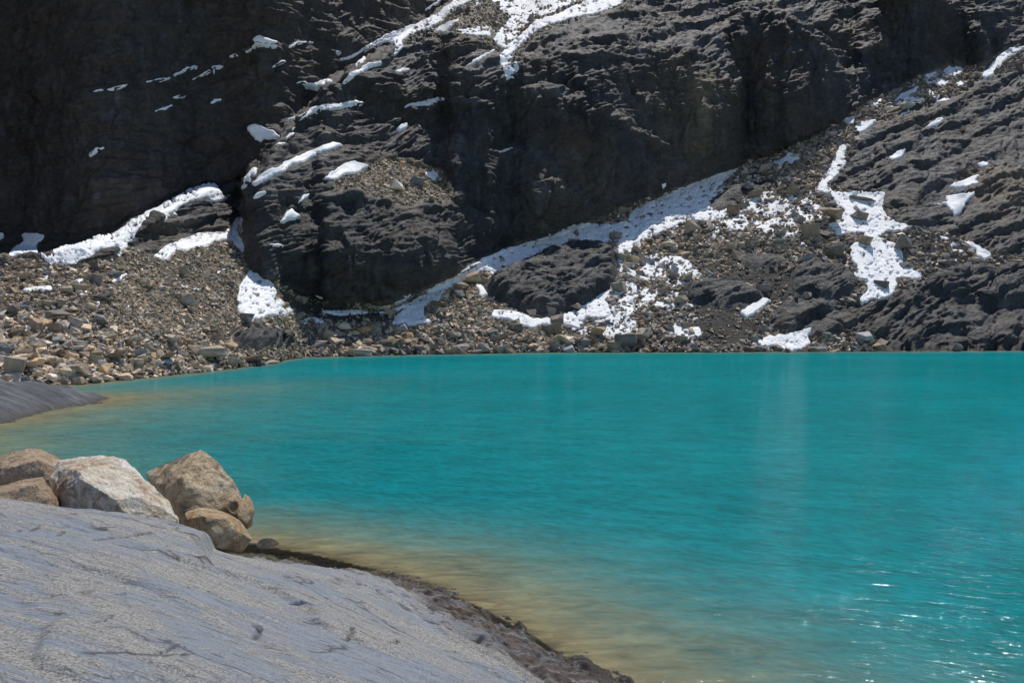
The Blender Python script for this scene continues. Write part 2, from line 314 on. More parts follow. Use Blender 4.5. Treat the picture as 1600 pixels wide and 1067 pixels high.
# ------------------------------------------------------------------ snow as traced from the photograph (photo pixels)
S = stroke
SNOW = [
 # (outline, snow share inside, label)
 (S([(143,144),(152,140),(162,137)],3), 1, "tiny snow sliver alone near the left end of the dark wall's ledge"),
 (S([(167,139),(182,138),(202,132)],4.5), 1, "short thin snow streak ending the slanting ledge on the dark left wall"),
 (S([(230,128),(250,126),(267,122)],5), 1, "thin snow streak on the dark left wall, second along the slanting ledge"),
 (S([(272,119),(292,109),(320,101)],4), 1, "thin rising snow streak on the dark left wall, third along the slanting ledge"),
 (S([(308,121),(330,110),(334,118),(333,105),(349,100)],5), 1, "forked snow streak on the dark left wall with a drip hanging below"),
 (S([(352,87),(375,80),(402,67)],4), 1, "thin snow streak leading up to the wedge of snow on the upper left wall"),
 (S([(243,174),(257,170),(270,165)],4), 1, "thin snow dash lowest of the pair beneath the slanting ledge"),
 (S([(272,152),(281,151),(292,150)],4.5), 1, "small flat snow dash just under the slanting ledge on the left wall"),
 (S([(328,163),(336,158),(346,156)],5), 1, "small oval snow spot alone on the left wall left of the snow wedge"),
 (S([(138,245),(148,237),(163,232)],4.5), 1, "curved snow sliver standing alone low on the dark left wall"),
 ([(389,203),(400,197),(415,203),(438,212),(432,216),(420,215),(408,223),(395,216)], 1, "compact jagged snow patch halfway up the dark left wall"),
 ([(392,66),(404,57),(420,64),(434,70),(430,75),(415,73),(398,70)], 1, "wedge of snow high on the dark left wall"),
 (S([(449,78),(466,67),(494,65)],4), 1, "thin arched snow line right of the snow wedge on the upper wall"),
 (S([(427,104),(440,98),(451,95)],5), 1, "small snow streak below the thin arched snow line"),
 (S([(468,128),(484,134),(500,130),(520,124)],7), 1, "flat snow streak on a ledge left of the long climbing strip's foot"),
 (S([(521,81),(526,83),(532,85)],5), 1, "tiny snow spot just left of the foot of the long climbing strip"),
 ([(532,92),(550,87),(572,72),(600,57),(632,43),(652,37),(668,30),(688,20),(705,8),(718,-4),(748,-6),(728,8),(704,20),(690,36),(660,50),(640,56),(628,66),(626,80),(614,90),(618,70),(598,68),(575,76),(556,88),(540,96)], .93, "long snow strip climbing to the top edge along the foot of the upper wall"),
 ([(676,52),(690,42),(720,33),(706,46),(696,54)], 1, "triangular snow patch tucked under the long climbing strip"),
 (S([(664,16),(676,10),(690,0)],5), 1, "short snow streak above the long climbing strip near the top"),
 (S([(536,131),(548,122),(562,113),(576,105),(594,103)],7), .95, "rising snow streak on the buttress shoulder under the long strip's foot"),
 (S([(556,106),(564,99),(572,92)],6), 1, "short snow dash between the long strip and the shoulder streak"),
 ([(614,113),(622,110),(642,107),(634,114),(622,116)], 1, "small flat snow patch on the pale slabs of the buttress"),
 (S([(726,110),(748,97),(774,77)],5), 1, "straight thin snow line climbing right across the pale slabs"),
 (S([(632,167),(656,165),(676,160),(694,153)],7), .95, "flat snow streak on the middle ledge right of the buttress crest"),
 (S([(449,185),(464,183),(479,177)],4), 1, "thin snow line left of the humped ledge snow"),
 (S([(471,188),(488,172),(506,169),(530,168),(548,163),(573,162)],8), .95, "humped snow streak along the ledge at the buttress crest"),
 ([(618,203),(626,195),(636,194),(634,202),(626,207)], 1, "small bright snow blob alone above the gravel shelf"),
 (S([(447,217),(454,211),(462,208)],6), 1, "lower of two short snow dashes on the buttress edge"),
 (S([(459,203),(463,199),(468,197)],5), 1, "upper of two short snow dashes on the buttress edge"),
 (S([(430,230),(437,227),(444,225)],5), 1, "short snow dash just above the snow ramp on the buttress edge"),
 ([(396,292),(408,280),(428,268),(444,254),(470,243),(500,231),(520,222),(537,225),(524,232),(500,241),(486,248),(470,258),(450,260),(438,272),(418,284),(402,294)], 1, "bright snow ramp rising along the left edge of the buttress"),
 (S([(380,298),(390,288),(398,274),(404,266)],7), .9, "small broken snow streak at the lower end of the bright ramp"),
 ([(506,288),(512,275),(530,262),(548,256),(578,259),(566,266),(558,272),(540,276),(524,284)], 1, "bright wedge of snow on the left of the gravel shelf"),
 ([(438,346),(446,336),(456,326),(460,332),(468,338),(462,344),(450,344),(444,350)], 1, "small star-shaped snow patch on the buttress face"),
 (S([(466,318),(474,310),(483,305)],7), 1, "short slanting snow dab above the star-shaped patch"),
 (S([(418,384),(434,384),(444,386)],5), .9, "faint flat snow dab on the lower left of the buttress face"),
 (S([(400,316),(408,309),(417,304)],5), 1, "short snow dash under the bright ramp's lower end"),
 (S([(776,238),(788,236),(802,231)],5), .9, "small snow dab beside the dark vertical gully"),
 ([(658,264),(670,263),(686,272),(680,280),(668,272)], .6, "thin dirty snow patch at the right end of the gravel shelf"),
 ([(812,58),(838,36),(870,24),(900,10),(930,-2),(980,-4),(966,12),(930,24),(890,32),(850,44),(826,60),(806,78),(792,92),(782,86),(796,70)], .9, "bright tongue of snow across the debris shelf at the top centre"),
 ([(752,-6),(920,-8),(880,14),(830,32),(810,56),(790,76),(768,66),(780,48),(800,30),(786,14)], .60, "speckled snow among debris at the top centre above the dome"),
 ([(690,54),(730,46),(772,44),(790,60),(760,58),(720,56)], .45, "broken snow band along the debris left of the top centre"),
 ([(776,84),(800,90),(812,104),(806,122),(790,124),(784,104)], .5, "icy crust where the snow tongue spills into the dark gully"),
 ([(-10,372),(0,366),(9,366),(2,378),(-10,382)], 1, "scrap of snow at the left end of the dark wall's foot"),
 ([(12,400),(24,388),(40,378),(38,369),(56,366),(74,370),(66,381),(57,388),(60,400),(40,404)], .97, "squarish shaded snow patch at the foot of the left wall"),
 ([(62,400),(80,406),(84,394),(102,386),(124,384),(150,373),(182,366),(210,346),(240,330),(272,313),(300,299),(326,290),(339,294),(345,306),(360,306),(350,313),(335,318),(325,310),(305,313),(290,318),(270,333),(256,346),(240,340),(225,352),(214,362),(206,376),(182,402),(170,406),(177,388),(150,394),(135,405),(115,420),(78,417)], .90, "long shaded snow ramp rising along the foot of the left wall"),
 ([(236,404),(246,394),(262,384),(290,374),(312,367),(346,363),(360,354),(368,341),(384,339),(381,352),(371,362),(381,378),(383,398),(368,386),(354,376),(336,381),(312,391),(290,397),(275,394),(260,409),(245,411)], .92, "curved bright snow band capping the left scree mound"),
 (S([(36,456),(56,453),(76,455),(97,451)],8), .7, "broken flat snow line on the left scree"),
 (S([(60,446),(70,436),(76,431)],8), .7, "small snow scrap above the broken flat line on the left scree"),
 (S([(108,448),(122,444),(138,437)],5), .7, "thin snow scrap left of the scree's stacked blocks"),
 (S([(124,470),(131,463),(135,452)],7), .75, "upright snow scrap among blocks of the left scree"),
 (S([(138,490),(144,485),(154,480)],7), .9, "slanted little snow dab lowest on the left scree"),
 (S([(170,447),(186,440),(196,436)],5), .6, "faint snow dab between rocks at the middle of the left scree"),
 ([(390,422),(404,428),(420,437),(430,455),(433,466),(450,477),(460,488),(446,493),(420,494),(402,501),(386,503),(378,493),(369,486),(369,470),(372,450),(380,438)], .93, "bright snow apron left of the buttress foot"),
 (S([(476,499),(490,499),(507,503)],8), .9, "small flat snow dab below the buttress foot"),
 (S([(503,486),(530,489),(556,488),(576,489)],7), .95, "thin level snow strip along the buttress foot"),
 (S([(492,463),(500,465),(506,466)],4), .9, "small snow line tucked against the base of the buttress"),
 ([(612,473),(626,464),(644,461),(634,470),(620,475)], 1, "small shaded snow lens right against the cliff foot"),
 ([(582,490),(610,484),(640,474),(664,459),(692,441),(716,430),(735,419),(756,405),(772,397),(770,410),(745,428),(722,440),(692,458),(684,474),(662,480),(662,494),(674,506),(650,508),(626,509),(612,506),(620,492),(636,482),(610,488)], .95, "snow tongue descending left from the cliff foot, split at its end"),
 ([(744,446),(752,444),(764,461),(750,464)], 1, "small snow triangle against the left side of the dark knob"),
 ([(768,400),(786,390),(802,387),(842,373),(872,361),(905,347),(925,350),(958,352),(980,346),(985,331),(1005,322),(1020,315),(1052,299),(1100,279),(1122,270),(1156,262),(1142,276),(1127,290),(1116,300),(1110,320),(1124,334),(1115,348),(1080,345),(1060,352),(1040,362),(1002,376),(1006,386),(985,396),(965,400),(955,387),(930,377),(900,380),(880,388),(852,394),(832,400),(826,416),(808,430),(792,432),(764,428),(756,420)], .90, "broad shaded snowfield along the foot of the dome"),
 ([(766,492),(772,485),(800,485),(818,491),(832,498),(860,497),(882,491),(912,479),(932,465),(950,449),(959,449),(950,465),(951,480),(956,496),(940,501),(915,497),(905,516),(885,508),(870,512),(852,507),(830,513),(812,508),(790,500),(772,499)], .95, "curved snow band wrapping under the dark knob"),
 ([(965,398),(985,396),(1010,402),(1030,396),(1045,402),(1040,425),(1060,432),(1066,445),(1045,452),(1030,440),(1005,436),(980,430),(962,425)], .50, "patchy snow between blocks right above the dark knob"),
 ([(1035,402),(1060,400),(1085,412),(1098,430),(1085,446),(1068,452),(1056,440),(1050,425)], .55, "patchy snow around the frosted blocks on the middle scree"),
 ([(940,445),(985,440),(1030,450),(1078,462),(1084,480),(1050,484),(1010,478),(985,495),(965,505),(945,500),(955,480)], .50, "patchy snow among blocks in the middle of the central scree"),
 ([(890,508),(940,502),(990,496),(1000,520),(980,534),(950,528),(930,522),(900,524)], .55, "patchy snow just above the shore blocks right below the curved band"),
 ([(1030,512),(1060,508),(1092,512),(1098,522),(1082,534),(1052,537),(1040,526)], .72, "small flat snow patch above the shore left of the gravel bank"),
 ([(1084,440),(1102,424),(1096,448),(1078,470),(1058,468)], .7, "narrow snow sliver left of the frosted ledge rock"),
 ([(1110,300),(1150,292),(1172,312),(1196,300),(1240,304),(1262,312),(1292,330),(1296,350),(1262,352),(1240,372),(1205,372),(1180,358),(1140,362),(1118,350),(1124,332)], .42, "speckled snow among the tan blocks in the saddle of the scree"),
 ([(1156,489),(1168,480),(1190,466),(1206,468),(1192,481),(1176,493),(1166,498)], 1, "bright snow wedge between two dark rock ledges"),
 ([(1172,539),(1198,526),(1240,520),(1269,515),(1262,528),(1267,540),(1250,549),(1226,547),(1215,540),(1190,542)], .97, "bright snow patch right down at the water's edge"),
 ([(1272,299),(1284,281),(1297,262),(1304,245),(1314,229),(1331,226),(1320,240),(1323,255),(1306,276),(1292,290),(1302,301),(1345,302),(1384,303),(1379,325),(1386,341),(1402,350),(1422,355),(1410,363),(1386,362),(1372,372),(1402,384),(1412,400),(1410,415),(1441,430),(1436,438),(1406,435),(1397,460),(1386,468),(1362,470),(1346,476),(1340,471),(1356,455),(1350,440),(1330,435),(1340,420),(1328,402),(1328,385),(1345,376),(1352,366),(1330,366),(1308,370),(1290,354),(1312,345),(1320,330),(1306,320),(1297,306)], .95, "largest bright snow cascade winding down the right slope"),
 ([(1316,192),(1322,184),(1338,184),(1334,196),(1324,198)], .8, "small shaded snow dab at the cliff foot above the cascade"),
 ([(1336,201),(1346,194),(1373,190),(1362,200),(1350,208),(1342,213)], 1, "bright wedge of snow just above the head of the cascade"),
 ([(1354,166),(1368,160),(1378,154),(1374,166),(1362,170)], .7, "small broken snow scrap left of the upper right cluster"),
 ([(1398,164),(1404,150),(1424,142),(1436,134),(1430,146),(1418,152),(1446,157),(1424,163),(1404,166)], .85, "forked snow patch low in the upper right cluster"),
 ([(1436,126),(1446,118),(1466,110),(1462,122),(1482,128),(1480,136),(1464,134),(1450,132)], .75, "broken snow patch in the middle of the upper right cluster"),
 ([(1472,113),(1484,105),(1504,108),(1504,118),(1490,122),(1478,118)], .9, "compact snow patch topmost of the upper right cluster"),
 ([(1492,133),(1500,130),(1506,136),(1496,140)], 1, "tiny snow dab right of the upper right cluster"),
 ([(1442,202),(1454,194),(1466,188),(1478,190),(1466,196),(1454,200)], .95, "small snow streak in the middle of the right rock slope"),
 (S([(1466,160),(1475,158),(1484,160)],6), .8, "small snow scrap under the upper right cluster"),
 ([(1386,251),(1396,240),(1416,233),(1410,245),(1398,252)], 1, "diamond of snow alone on the right rock slope"),
 ([(1480,294),(1500,285),(1516,278),(1532,272),(1524,284),(1528,292),(1512,295),(1494,297)], 1, "upper wing-shaped snow patch on the far right slope"),
 ([(1448,317),(1480,317),(1478,306),(1500,307),(1526,302),(1512,315),(1500,334),(1490,338),(1484,328),(1474,320)], 1, "lower angular snow patch on the far right slope"),
 ([(1526,259),(1536,253),(1546,254),(1542,261),(1532,262)], 1, "tiny snow blob above the two far right patches"),
 ([(1534,121),(1546,105),(1560,90),(1576,77),(1604,74),(1592,83),(1576,92),(1562,107),(1550,120),(1538,126)], .95, "curved snow strip edging the knob at the upper right edge"),
 ([(1200,256),(1222,251),(1234,242),(1250,249),(1246,256),(1228,258),(1212,261)], .85, "ragged snow patch on the gravel above the saddle"),
 (S([(1462,371),(1472,374),(1484,376)],6), .9, "short snow sliver under the right rock slabs"),
 ([(1500,378),(1520,384),(1543,396),(1548,404),(1538,408),(1526,404),(1524,392),(1508,388)], 1, "snow hook at the foot of the far right slabs"),
 (S([(1486,393),(1495,396),(1506,394)],6), .9, "small snow dab left of the snow hook"),
 (S([(1348,530),(1356,530),(1363,531)],4), 1, "tiny snow dash above the right shore"),
]
snow_field = []                                # union mask to carve ledges under the snow
UN = np.zeros(PX.shape, np.float32)
for poly, share, lab in SNOW:
    p = np.array(poly); x0, y0 = p.min(0) - 6; x1, y1 = p.max(0) + 6
    c0, c1 = np.searchsorted(cxs, [x0, x1]); r0 = np.searchsorted(-rys, -y1); r1 = np.searchsorted(-rys, -y0)
    c0 = max(0, c0 - 2); c1 += 2; r0 = max(0, r0 - 2); r1 += 2
    UN[r0:r1, c0:c1] = np.maximum(UN[r0:r1, c0:c1], inpoly(PX[r0:r1, c0:c1], PY[r0:r1, c0:c1], poly) * (1.0 if share >= .8 else .45))
UNb = blur(UN, 1, 1, 2)
slope = np.where(UNb > 0.02, slope * (1 - UNb) + np.minimum(slope, np.where(slope > 60, 48.0, 38.0)) * UNb, slope)

# slopes above the picture: the left wall goes on steeply, the right side leans back
above = sstep(-20, -200, PY)
slope = slope * (1 - above) + (52 + 25 * sstep(760, 560, PX)) * above

ta = np.tan(np.radians(slope))
D = np.zeros(PX.shape)
shore_row = np.array([np.argmin(np.abs(rys - s)) for s in shore_w])
Y0 = -CAM_H / ray(cxs, shore_w)[1]
for r in range(NR):                            # upward from the waterline
    if r == 0: continue
    m = r > shore_row
    st_ = r == shore_row
    D[r, st_] = Y0[st_]
    Yp = D[r - 1]
    step = (TZ[r] - TZ[r - 1]) / np.maximum(ta[r] - TZ[r], 0.12)
    D[r, m] = (Yp * (1 + step))[m]
for r in range(NR - 2, -1, -1):                # and down under the water
    m = r < shore_row
    step = (TZ[r] - TZ[r + 1]) / (0.30 - TZ[r])
    D[r, m] = (D[r + 1] * (1 + step))[m]
# soften the column-by-column steps a little
Dl = np.log(D)
Db = blur(Dl, 1, 3, 2)
Db = Db * 0.35 + blur(Dl, 2, 9, 2) * 0.65
WALL0 = [(-600, -900), (-600, 400), (60, 396), (100, 390), (150, 377), (182, 369), (210, 350), (240, 334), (272, 317), (300, 303), (326, 294), (345, 297), (384, 282), (412, 258), (440, 205), (475, 168), (502, 135), (545, 106), (590, 88), (640, 56), (690, 18), (740, -10), (800, -900)]
wm = blur(inpoly(PX, PY, WALL0).astype(float), 8, 8, 2)
wsh = blur(inpoly(PX + 4 * WOBX, PY + 4 * WOBY, WALL0).astype(float), 2, 2, 2)
Db = Db * (1 - wm) + blur(Dl, 5, 34, 2) * wm + wsh * (.26 * sstep(430, -60, PX) + .03)
wgt = sstep(0, 12, np.arange(NR)[:, None] - shore_row[None, :])
D = np.exp(Dl * (1 - wgt) + Db * wgt)

# bulges and gullies of the rock walls
def bump2(cx, cy, rx, ry, rot=0.0):
    c, s = math.cos(rot), math.sin(rot)
    dx, dy = PX - cx, PY - cy
    u = (dx * c + dy * s) / rx; v = (-dx * s + dy * c) / ry
    return np.exp(-(u * u + v * v))
cliffm = blur(inpoly(PX, PY, CLIFF).astype(np.float32), 3, 3, 2)
bul = (5.0 * bump2(960, 190, 150, 150) + 3.5 * bump2(1235, 150, 75, 130) + 4.0 * bump2(570, 400, 160, 90) - 2.6 * bump2(1163, 150, 18, 110)
       - 2.2 * bump2(790, 230, 28, 190) + 2.0 * bump2(860, 320, 70, 60) - 0.8 * bump2(30, 260, 26, 140) - 0.8 * bump2(95, 260, 24, 130)
       + 2.0 * bump2(1110, 170, 40, 90) - 2.0 * bump2(1390, 60, 40, 80) + 1.5 * bump2(690, 400, 60, 60) - 2.0 * bump2(740, 330, 16, 70) - 0.8 * bump2(440, 400, 20, 60))
D = D - bul * 1.25 * cliffm

def world(px_, py_, d):
    tx, tz = ray(px_, py_)
    return np.stack([tx * d, d * np.ones_like(tx), CAM_H + tz * d], -1)
B = world(PX, PY, D)                            # base surface
def normals(P):
    du = np.gradient(P, axis=1); dv = np.gradient(P, axis=0)
    n = np.cross(du, dv); n /= np.maximum(np.linalg.norm(n, axis=-1, keepdims=True), 1e-9)
    flip = n[..., 1] > 0; n[flip] *= -1
    return n
Bs = B.copy()
for k in range(3): Bs[..., k] = blur(B[..., k], 3, 4, 2)
N = normals(Bs)
X_, Y_, Z_ = B[..., 0], B[..., 1], B[..., 2]

rock1 = blur(inpoly(PX + 6 * WOBX, PY + 6 * WOBY, RS1).astype(np.float32), 2, 2, 1)
rock2 = blur(inpoly(PX + 6 * WOBX, PY + 6 * WOBY, RS2).astype(np.float32), 2, 2, 1)
shelfm = blur(inpoly(PX + 8 * WOBX, PY + 8 * WOBY, SHELF).astype(np.float32), 3, 3, 1)
debrism = blur(inpoly(PX + 8 * WOBX, PY + 8 * WOBY, DEBRIS).astype(np.float32), 2, 2, 1)
rockm = np.clip(np.maximum(np.maximum(cliffm, rock1), rock2) - shelfm - debrism, 0, 1)
talm = 1 - rockm
gentle = rockm * sstep(66, 50, slope)           # lit, knobby or layered rock
steep = rockm * (1 - sstep(66, 50, slope))

big = fbm(X_ * .05, Y_ * .05, Z_ * .05, 3)
warp = 3.0 * fbm(X_ * .06 + 9, Y_ * .06, Z_ * .06, 2)
# layered folds: thin sheets that run across the slope and dip to the left
lay = ridged((X_ + Z_ * .4) * .10, Y_ * .05, (Z_ - .28 * X_ + warp) * .42, 4)
lay2 = ridged((X_ + Z_ * .4) * .35, Y_ * .1, (Z_ - .28 * X_ + warp) * 1.7, 3)
# fluted steep walls: elongated up and down
flt = ridged(X_ * .22 + warp * .1, Y_ * .1, Z_ * .055, 4)
blk = ridged(X_ * .13, Y_ * .13, Z_ * .13, 5)
fine = fbm(X_ * .9, Y_ * .9, Z_ * .9, 3)
msk = np.clip(.5 + 1.3 * fbm(X_ * .07 + 3, Y_ * .07, Z_ * .1, 3), .15, 1.2)
crk = np.clip((np.abs(fbm(X_ * .18 + warp * .3, Y_ * .1, (Z_ - .5 * X_) * .12, 3)) * 6), 0, .5)     # joints
sl = (Z_ - .42 * X_ + warp * 1.4) * .33; sl = (np.floor(sl) + sstep(.0, .35, sl - np.floor(sl))) - sl   # broken steps
dmf = np.clip(bump2(980, 200, 170, 110) + bump2(1240, 140, 90, 90) + bump2(880, 330, 90, 60), 0, 1)   # the dome's smoother faces
disp = (steep * ((.75 - .1 * wm - .35 * dmf) * (flt - .45) + (.50 - .28 * dmf) * (blk - .45) + (1.5 - .7 * wm) * big + .17 * fine + (.30 + .25 * wm) * (lay - .5) + .22 * (lay2 - .5) + .6 * (crk - .5))
        + gentle * (.75 * msk * (lay - .45) + .50 * (1.2 - msk) * (lay2 - .45) + .32 * (blk - .45) + .20 * fine + .65 * sl + .9 * fbm(X_ * .12, Y_ * .12, Z_ * .15, 3) + .45 * (crk - .5))
        + talm * (.9 * big + .35 * fbm(X_ * .25, Y_ * .25, Z_ * .25, 3) + .10 * fine))
snowb = blur(UN, 2, 2, 2)
edge = sstep(-2, 14, np.arange(NR)[:, None] - shore_row[None, :])   # the waterline itself stays put
jump = np.abs(np.gradient(D, axis=0)); disp = disp * (1 - .6 * snowb) * edge / (1 + (blur(jump, 2, 2, 1) / 1.2) ** 2)
T = B + N * disp[..., None]                      # the finished terrain surface

# colour of the ground, with sunlit rock tones mixed in
n1 = fbm(X_ * .08, Y_ * .08 + 40, Z_ * .05, 4); n2 = fbm(X_ * .5, Y_ * .5, Z_ * .25 + 11, 3); n3 = fbm(X_ * .03 + 77, Y_ * .03, Z_ * .02, 2)
vst = fbm(X_ * .55, Y_ * .3, Z_ * .05, 3)
def C3(r, g, b): return np.array([r, g, b])
colr = np.ones(PX.shape + (3,)) * C3(.036, .034, .034)
cliff_tone = np.clip(.5 + 1.1 * fbm(X_ * .35 + warp * .2, Y_ * .2, Z_ * .12, 5) + .8 * fbm(X_ * .12, Y_ * .1, Z_ * .5, 4), 0, 1.3)
colr = colr * (.45 + 1.2 * cliff_tone)[..., None]
def mixc(m, c):
    global colr
    m = np.clip(m, 0, 1)[..., None]; colr = colr * (1 - m) + np.asarray(c) * m
mixc(gentle * .85, C3(.064, .062, .064))  # gentler rock painted lighter as sunlit, steep faces stay darker
mixc(rock2 * .75, C3(.052, .049, .050))
colr = colr * (1 + .7 * gentle * (cliff_tone - .5))[..., None]
mixc(rockm * sstep(.0, .4, n1) * .75, C3(.052, .042, .033))
rust = sstep(.1, .5, n3 + .4 * vst) * steep * (sstep(560, 300, PX) * .8 + .35)
mixc(rust * .8, C3(.062, .040, .027))
mixc(steep * sstep(.05, .4, fbm(X_ * .1 + 31, Y_ * .1, Z_ * .07, 3)) * .6, C3(.030, .034, .039))
mixc(steep * sstep(.62, .80, ridged(X_ * .5, Y_ * .2, Z_ * .14 + 5, 4)) * .35, C3(.075, .072, .070))
pale = bump2(1085, 170, 45, 75) * steep
mixc(gentle * sstep(.0, .35, fbm(X_ * .09 + 61, Y_ * .09, Z_ * .12, 4)) * .75, C3(.082, .066, .050))
mixc(pale * sstep(-.3, .25, vst) * .95, C3(.19, .155, .095))
mixc(steep * wm * .45, C3(.066, .050, .038))
mixc(steep * (1 - wm) * sstep(-.05, .35, fbm(X_ * .08 + 91, Y_ * .1, Z_ * .05, 4)) * .6, C3(.062, .052, .036))
mixc(bump2(1225, 110, 45, 70) * steep * .6 * sstep(-.3, .2, vst), C3(.085, .055, .033))
mixc(bump2(900, 220, 25, 25) * steep * .7, C3(.075, .045, .025))
mixc(bump2(530, 430, 60, 40) * steep * .6 * sstep(-.2, .3, vst), C3(.060, .038, .024))
mixc(rockm * sstep(.25, .5, n2) * .5, C3(.10, .10, .105))
gl = talm
mixc(gl, C3(.19, .155, .115))
mixc(gl * sstep(-.1, .4, n1), C3(.12, .105, .085))
GRAVEL = [[(1120, 432), (1165, 420), (1230, 425), (1250, 440), (1225, 480), (1195, 480), (1155, 500), (1120, 500), (1080, 480), (1090, 468), (1140, 470), (1180, 478), (1200, 450), (1120, 450)],
          [(1070, 492), (1130, 480), (1190, 500), (1180, 530), (1140, 545), (1100, 540), (1085, 520)],
          [(432, 450), (470, 468), (560, 480), (620, 492), (600, 506), (540, 505), (480, 492), (445, 478)],
          [(1385, 310), (1420, 330), (1440, 350), (1410, 352), (1388, 340)],
          [(1500, 262), (1620, 262), (1620, 325), (1530, 320), (1510, 300)]]
grm = np.zeros(PX.shape, np.float32)
for g in GRAVEL: grm = np.maximum(grm, inpoly(PX + 8 * WOBX, PY + 8 * WOBY, g))
grm = blur(grm, 2, 2, 1)
mixc(grm, C3(.072, .067, .060)); mixc(grm * (PX > 1495), C3(.12, .095, .07))
mixc(shelfm, C3(.125, .10, .072)); mixc(debrism, C3(.10, .082, .062))
wet = sstep(.5, .05, Z_)
mixc(wet, C3(.05, .043, .035))
above_w = sstep(-15, -60, PY)
mixc(above_w * .6, C3(.05, .05, .053))

REG = np.zeros((NR - 1, NC - 1), int)            # 0 scree
pc, pr = (PX[:-1, :-1] + PX[1:, 1:]) / 2, (PY[:-1, :-1] + PY[1:, 1:]) / 2
wx, wy = 6 * WOBX[:-1, :-1], 6 * WOBY[:-1, :-1]
cm = inpoly(pc + wx, pr + wy, CLIFF)
WALL = [(-600, -900), (-600, 430), (240, 430), (240, 400), (262, 384), (310, 367), (345, 363), (368, 341), (384, 336), (384, 296), (412, 266), (440, 215), (475, 178), (502, 145), (545, 116), (590, 98), (640, 66), (690, 28), (740, -10), (800, -900)]
LEFTB = [(384, 296), (412, 266), (440, 215), (475, 178), (502, 145), (545, 116), (590, 98), (640, 66), (690, 28), (740, -10), (760, 50), (786, 90), (796, 200), (788, 300), (780, 400), (760, 470), (384, 500)]
REG[cm] = 2
REG[cm & inpoly(pc, pr, WALL)] = 1
REG[cm & inpoly(pc, pr, LEFTB)] = 3
REG[(rock1[:-1, :-1] > .5) & ~cm] = 4
REG[(rock2[:-1, :-1] > .5) & ~cm] = 5
names = {0: ('scree_slope', M_TALUS, 'brown scree slope between the turquoise lake and the cliffs', 'scree slope'),
         1: ('mountain_wall', M_CLIFF, 'very dark steep wall with thin snow streaks at the upper left', 'mountain'),
         2: ('rock_dome', M_CLIFF, 'dark rounded rock dome and ribs above the shaded snowfield', 'cliff'),
         3: ('rock_buttress', M_CLIFF, 'dark stepped rock buttress with a gravel shelf left of the vertical gully', 'cliff'),
         4: ('rock_slope', M_CLIFF, 'grey layered rock slabs of the right-hand slope above the scree', 'rock slope'),
         5: ('shore_rock', M_CLIFF, 'dark layered bedrock running into the water at the lower right shore', 'bedrock')}
Tf = T.reshape(-1, 3); Cf = colr.reshape(-1, 3)
for k, (nm, mt, lab, cat) in names.items():
    f = grid_faces(REG == k)
    co, f, cc = compact(Tf, f, Cf)
    tag(mesh_np(nm, co, f, mt, cc), lab, cat, kind='structure')

# sampling of the finished surface at any photo position
def gidx(px_, py_):
    ci = np.interp(px_, cxs, np.arange(NC)); ri = np.interp(-np.asarray(py_, float), -rys, np.arange(NR))
    return ri, ci
def samp(A, px_, py_):
    ri, ci = gidx(px_, py_)
    r0 = np.clip(ri.astype(int), 0, NR - 2); c0 = np.clip(ci.astype(int), 0, NC - 2)
    fr = (ri - r0); fc = (ci - c0)
    if A.ndim == 3: fr = fr[..., None]; fc = fc[..., None]
    return (A[r0, c0] * (1 - fr) * (1 - fc) + A[r0 + 1, c0] * fr * (1 - fc) + A[r0, c0 + 1] * (1 - fr) * fc + A[r0 + 1, c0 + 1] * fr * fc)

# smooth surface under the snow
Ts = T.copy()
for k in range(3): Ts[..., k] = blur(T[..., k], 2, 3, 1)
NS = normals(Ts)

def shell(name, poly, share, mat, step=1.0, thick=.45, seed=0, wob=2.2, colf=None, pw=.5, rocky=None, soft=0):
    """a sheet with real thickness lying on the slope inside an outline"""
    p = np.array(poly); x0, y0 = p.min(0) - 5 - soft; x1, y1 = p.max(0) + 5 + soft
    gx, gy = np.meshgrid(np.arange(x0, x1, step), np.arange(y1, y0, -step))
    wpx = (fbm(gx * .16, gy * .22, seed + .5, 3)) * wob; wpy = (fbm(gx * .16, gy * .22, seed + 50.5, 3)) * wob
    if rocky is None:
        wpx = wpx + .8 * wob * fbm(gx * .45, gy * .6, seed + 70.5, 2); wpy = wpy + .8 * wob * fbm(gx * .45, gy * .6, seed + 90.5, 2)
    m = inpoly(gx + wpx, gy + wpy, poly).astype(np.float32)
    m = np.pad(m, 3); mb = blur(m, 1, 1, 2)[3:-3, 3:-3]
    e = (mb - .42) * 2.2                                     # ~ -1 .. 1.3, zero at the outline
    if soft:
        ms = blur(np.pad(inpoly(gx + wpx, gy + wpy, poly).astype(np.float32), 20), soft, soft, 2)[20:-20, 20:-20]
        e = (ms - .30) * 1.5
    if rocky is None:
        fq = 1.0 if share > .85 else .62
        q = fbm(gx * .085 * fq, gy * .15 * fq, seed + 9.1, 4) + (.6 if share > .85 else .35) * fbm(gx * .26, gy * .42, seed + 3.1, 2)   # holes where blocks stick out
        thr = np.interp(share, [0.35, .5, .7, .9, .97, 1.0], [.05, -.06, -.16, -.29, -.42, -3])
        e = np.minimum(e, (q - thr) * 3.2)
    P = samp(Ts, gx, gy); n = samp(NS, gx, gy)
    h = np.where(e > 0, thick * np.minimum(1, e) ** pw, e * .8)
    up = np.array([0, -.25, .97])
    nn = n * .6 + up * .4
    if rocky is not None:
        h = h + rocky(P, e)
    V = P + nn * h[..., None]
    keep = (e[:-1, :-1] > -.15) | (e[1:, :-1] > -.15) | (e[:-1, 1:] > -.15) | (e[1:, 1:] > -.15)
    f = grid_faces(keep)
    if len(f) < 3: return None
    cc = colf(P) if colf else None
    if cc is not None:
        co, f, cc = compact(V.reshape(-1, 3), f, cc.reshape(-1, 3))
    else:
        co, f = compact(V.reshape(-1, 3), f)
    return mesh_np(name, co, f, mat, cc)

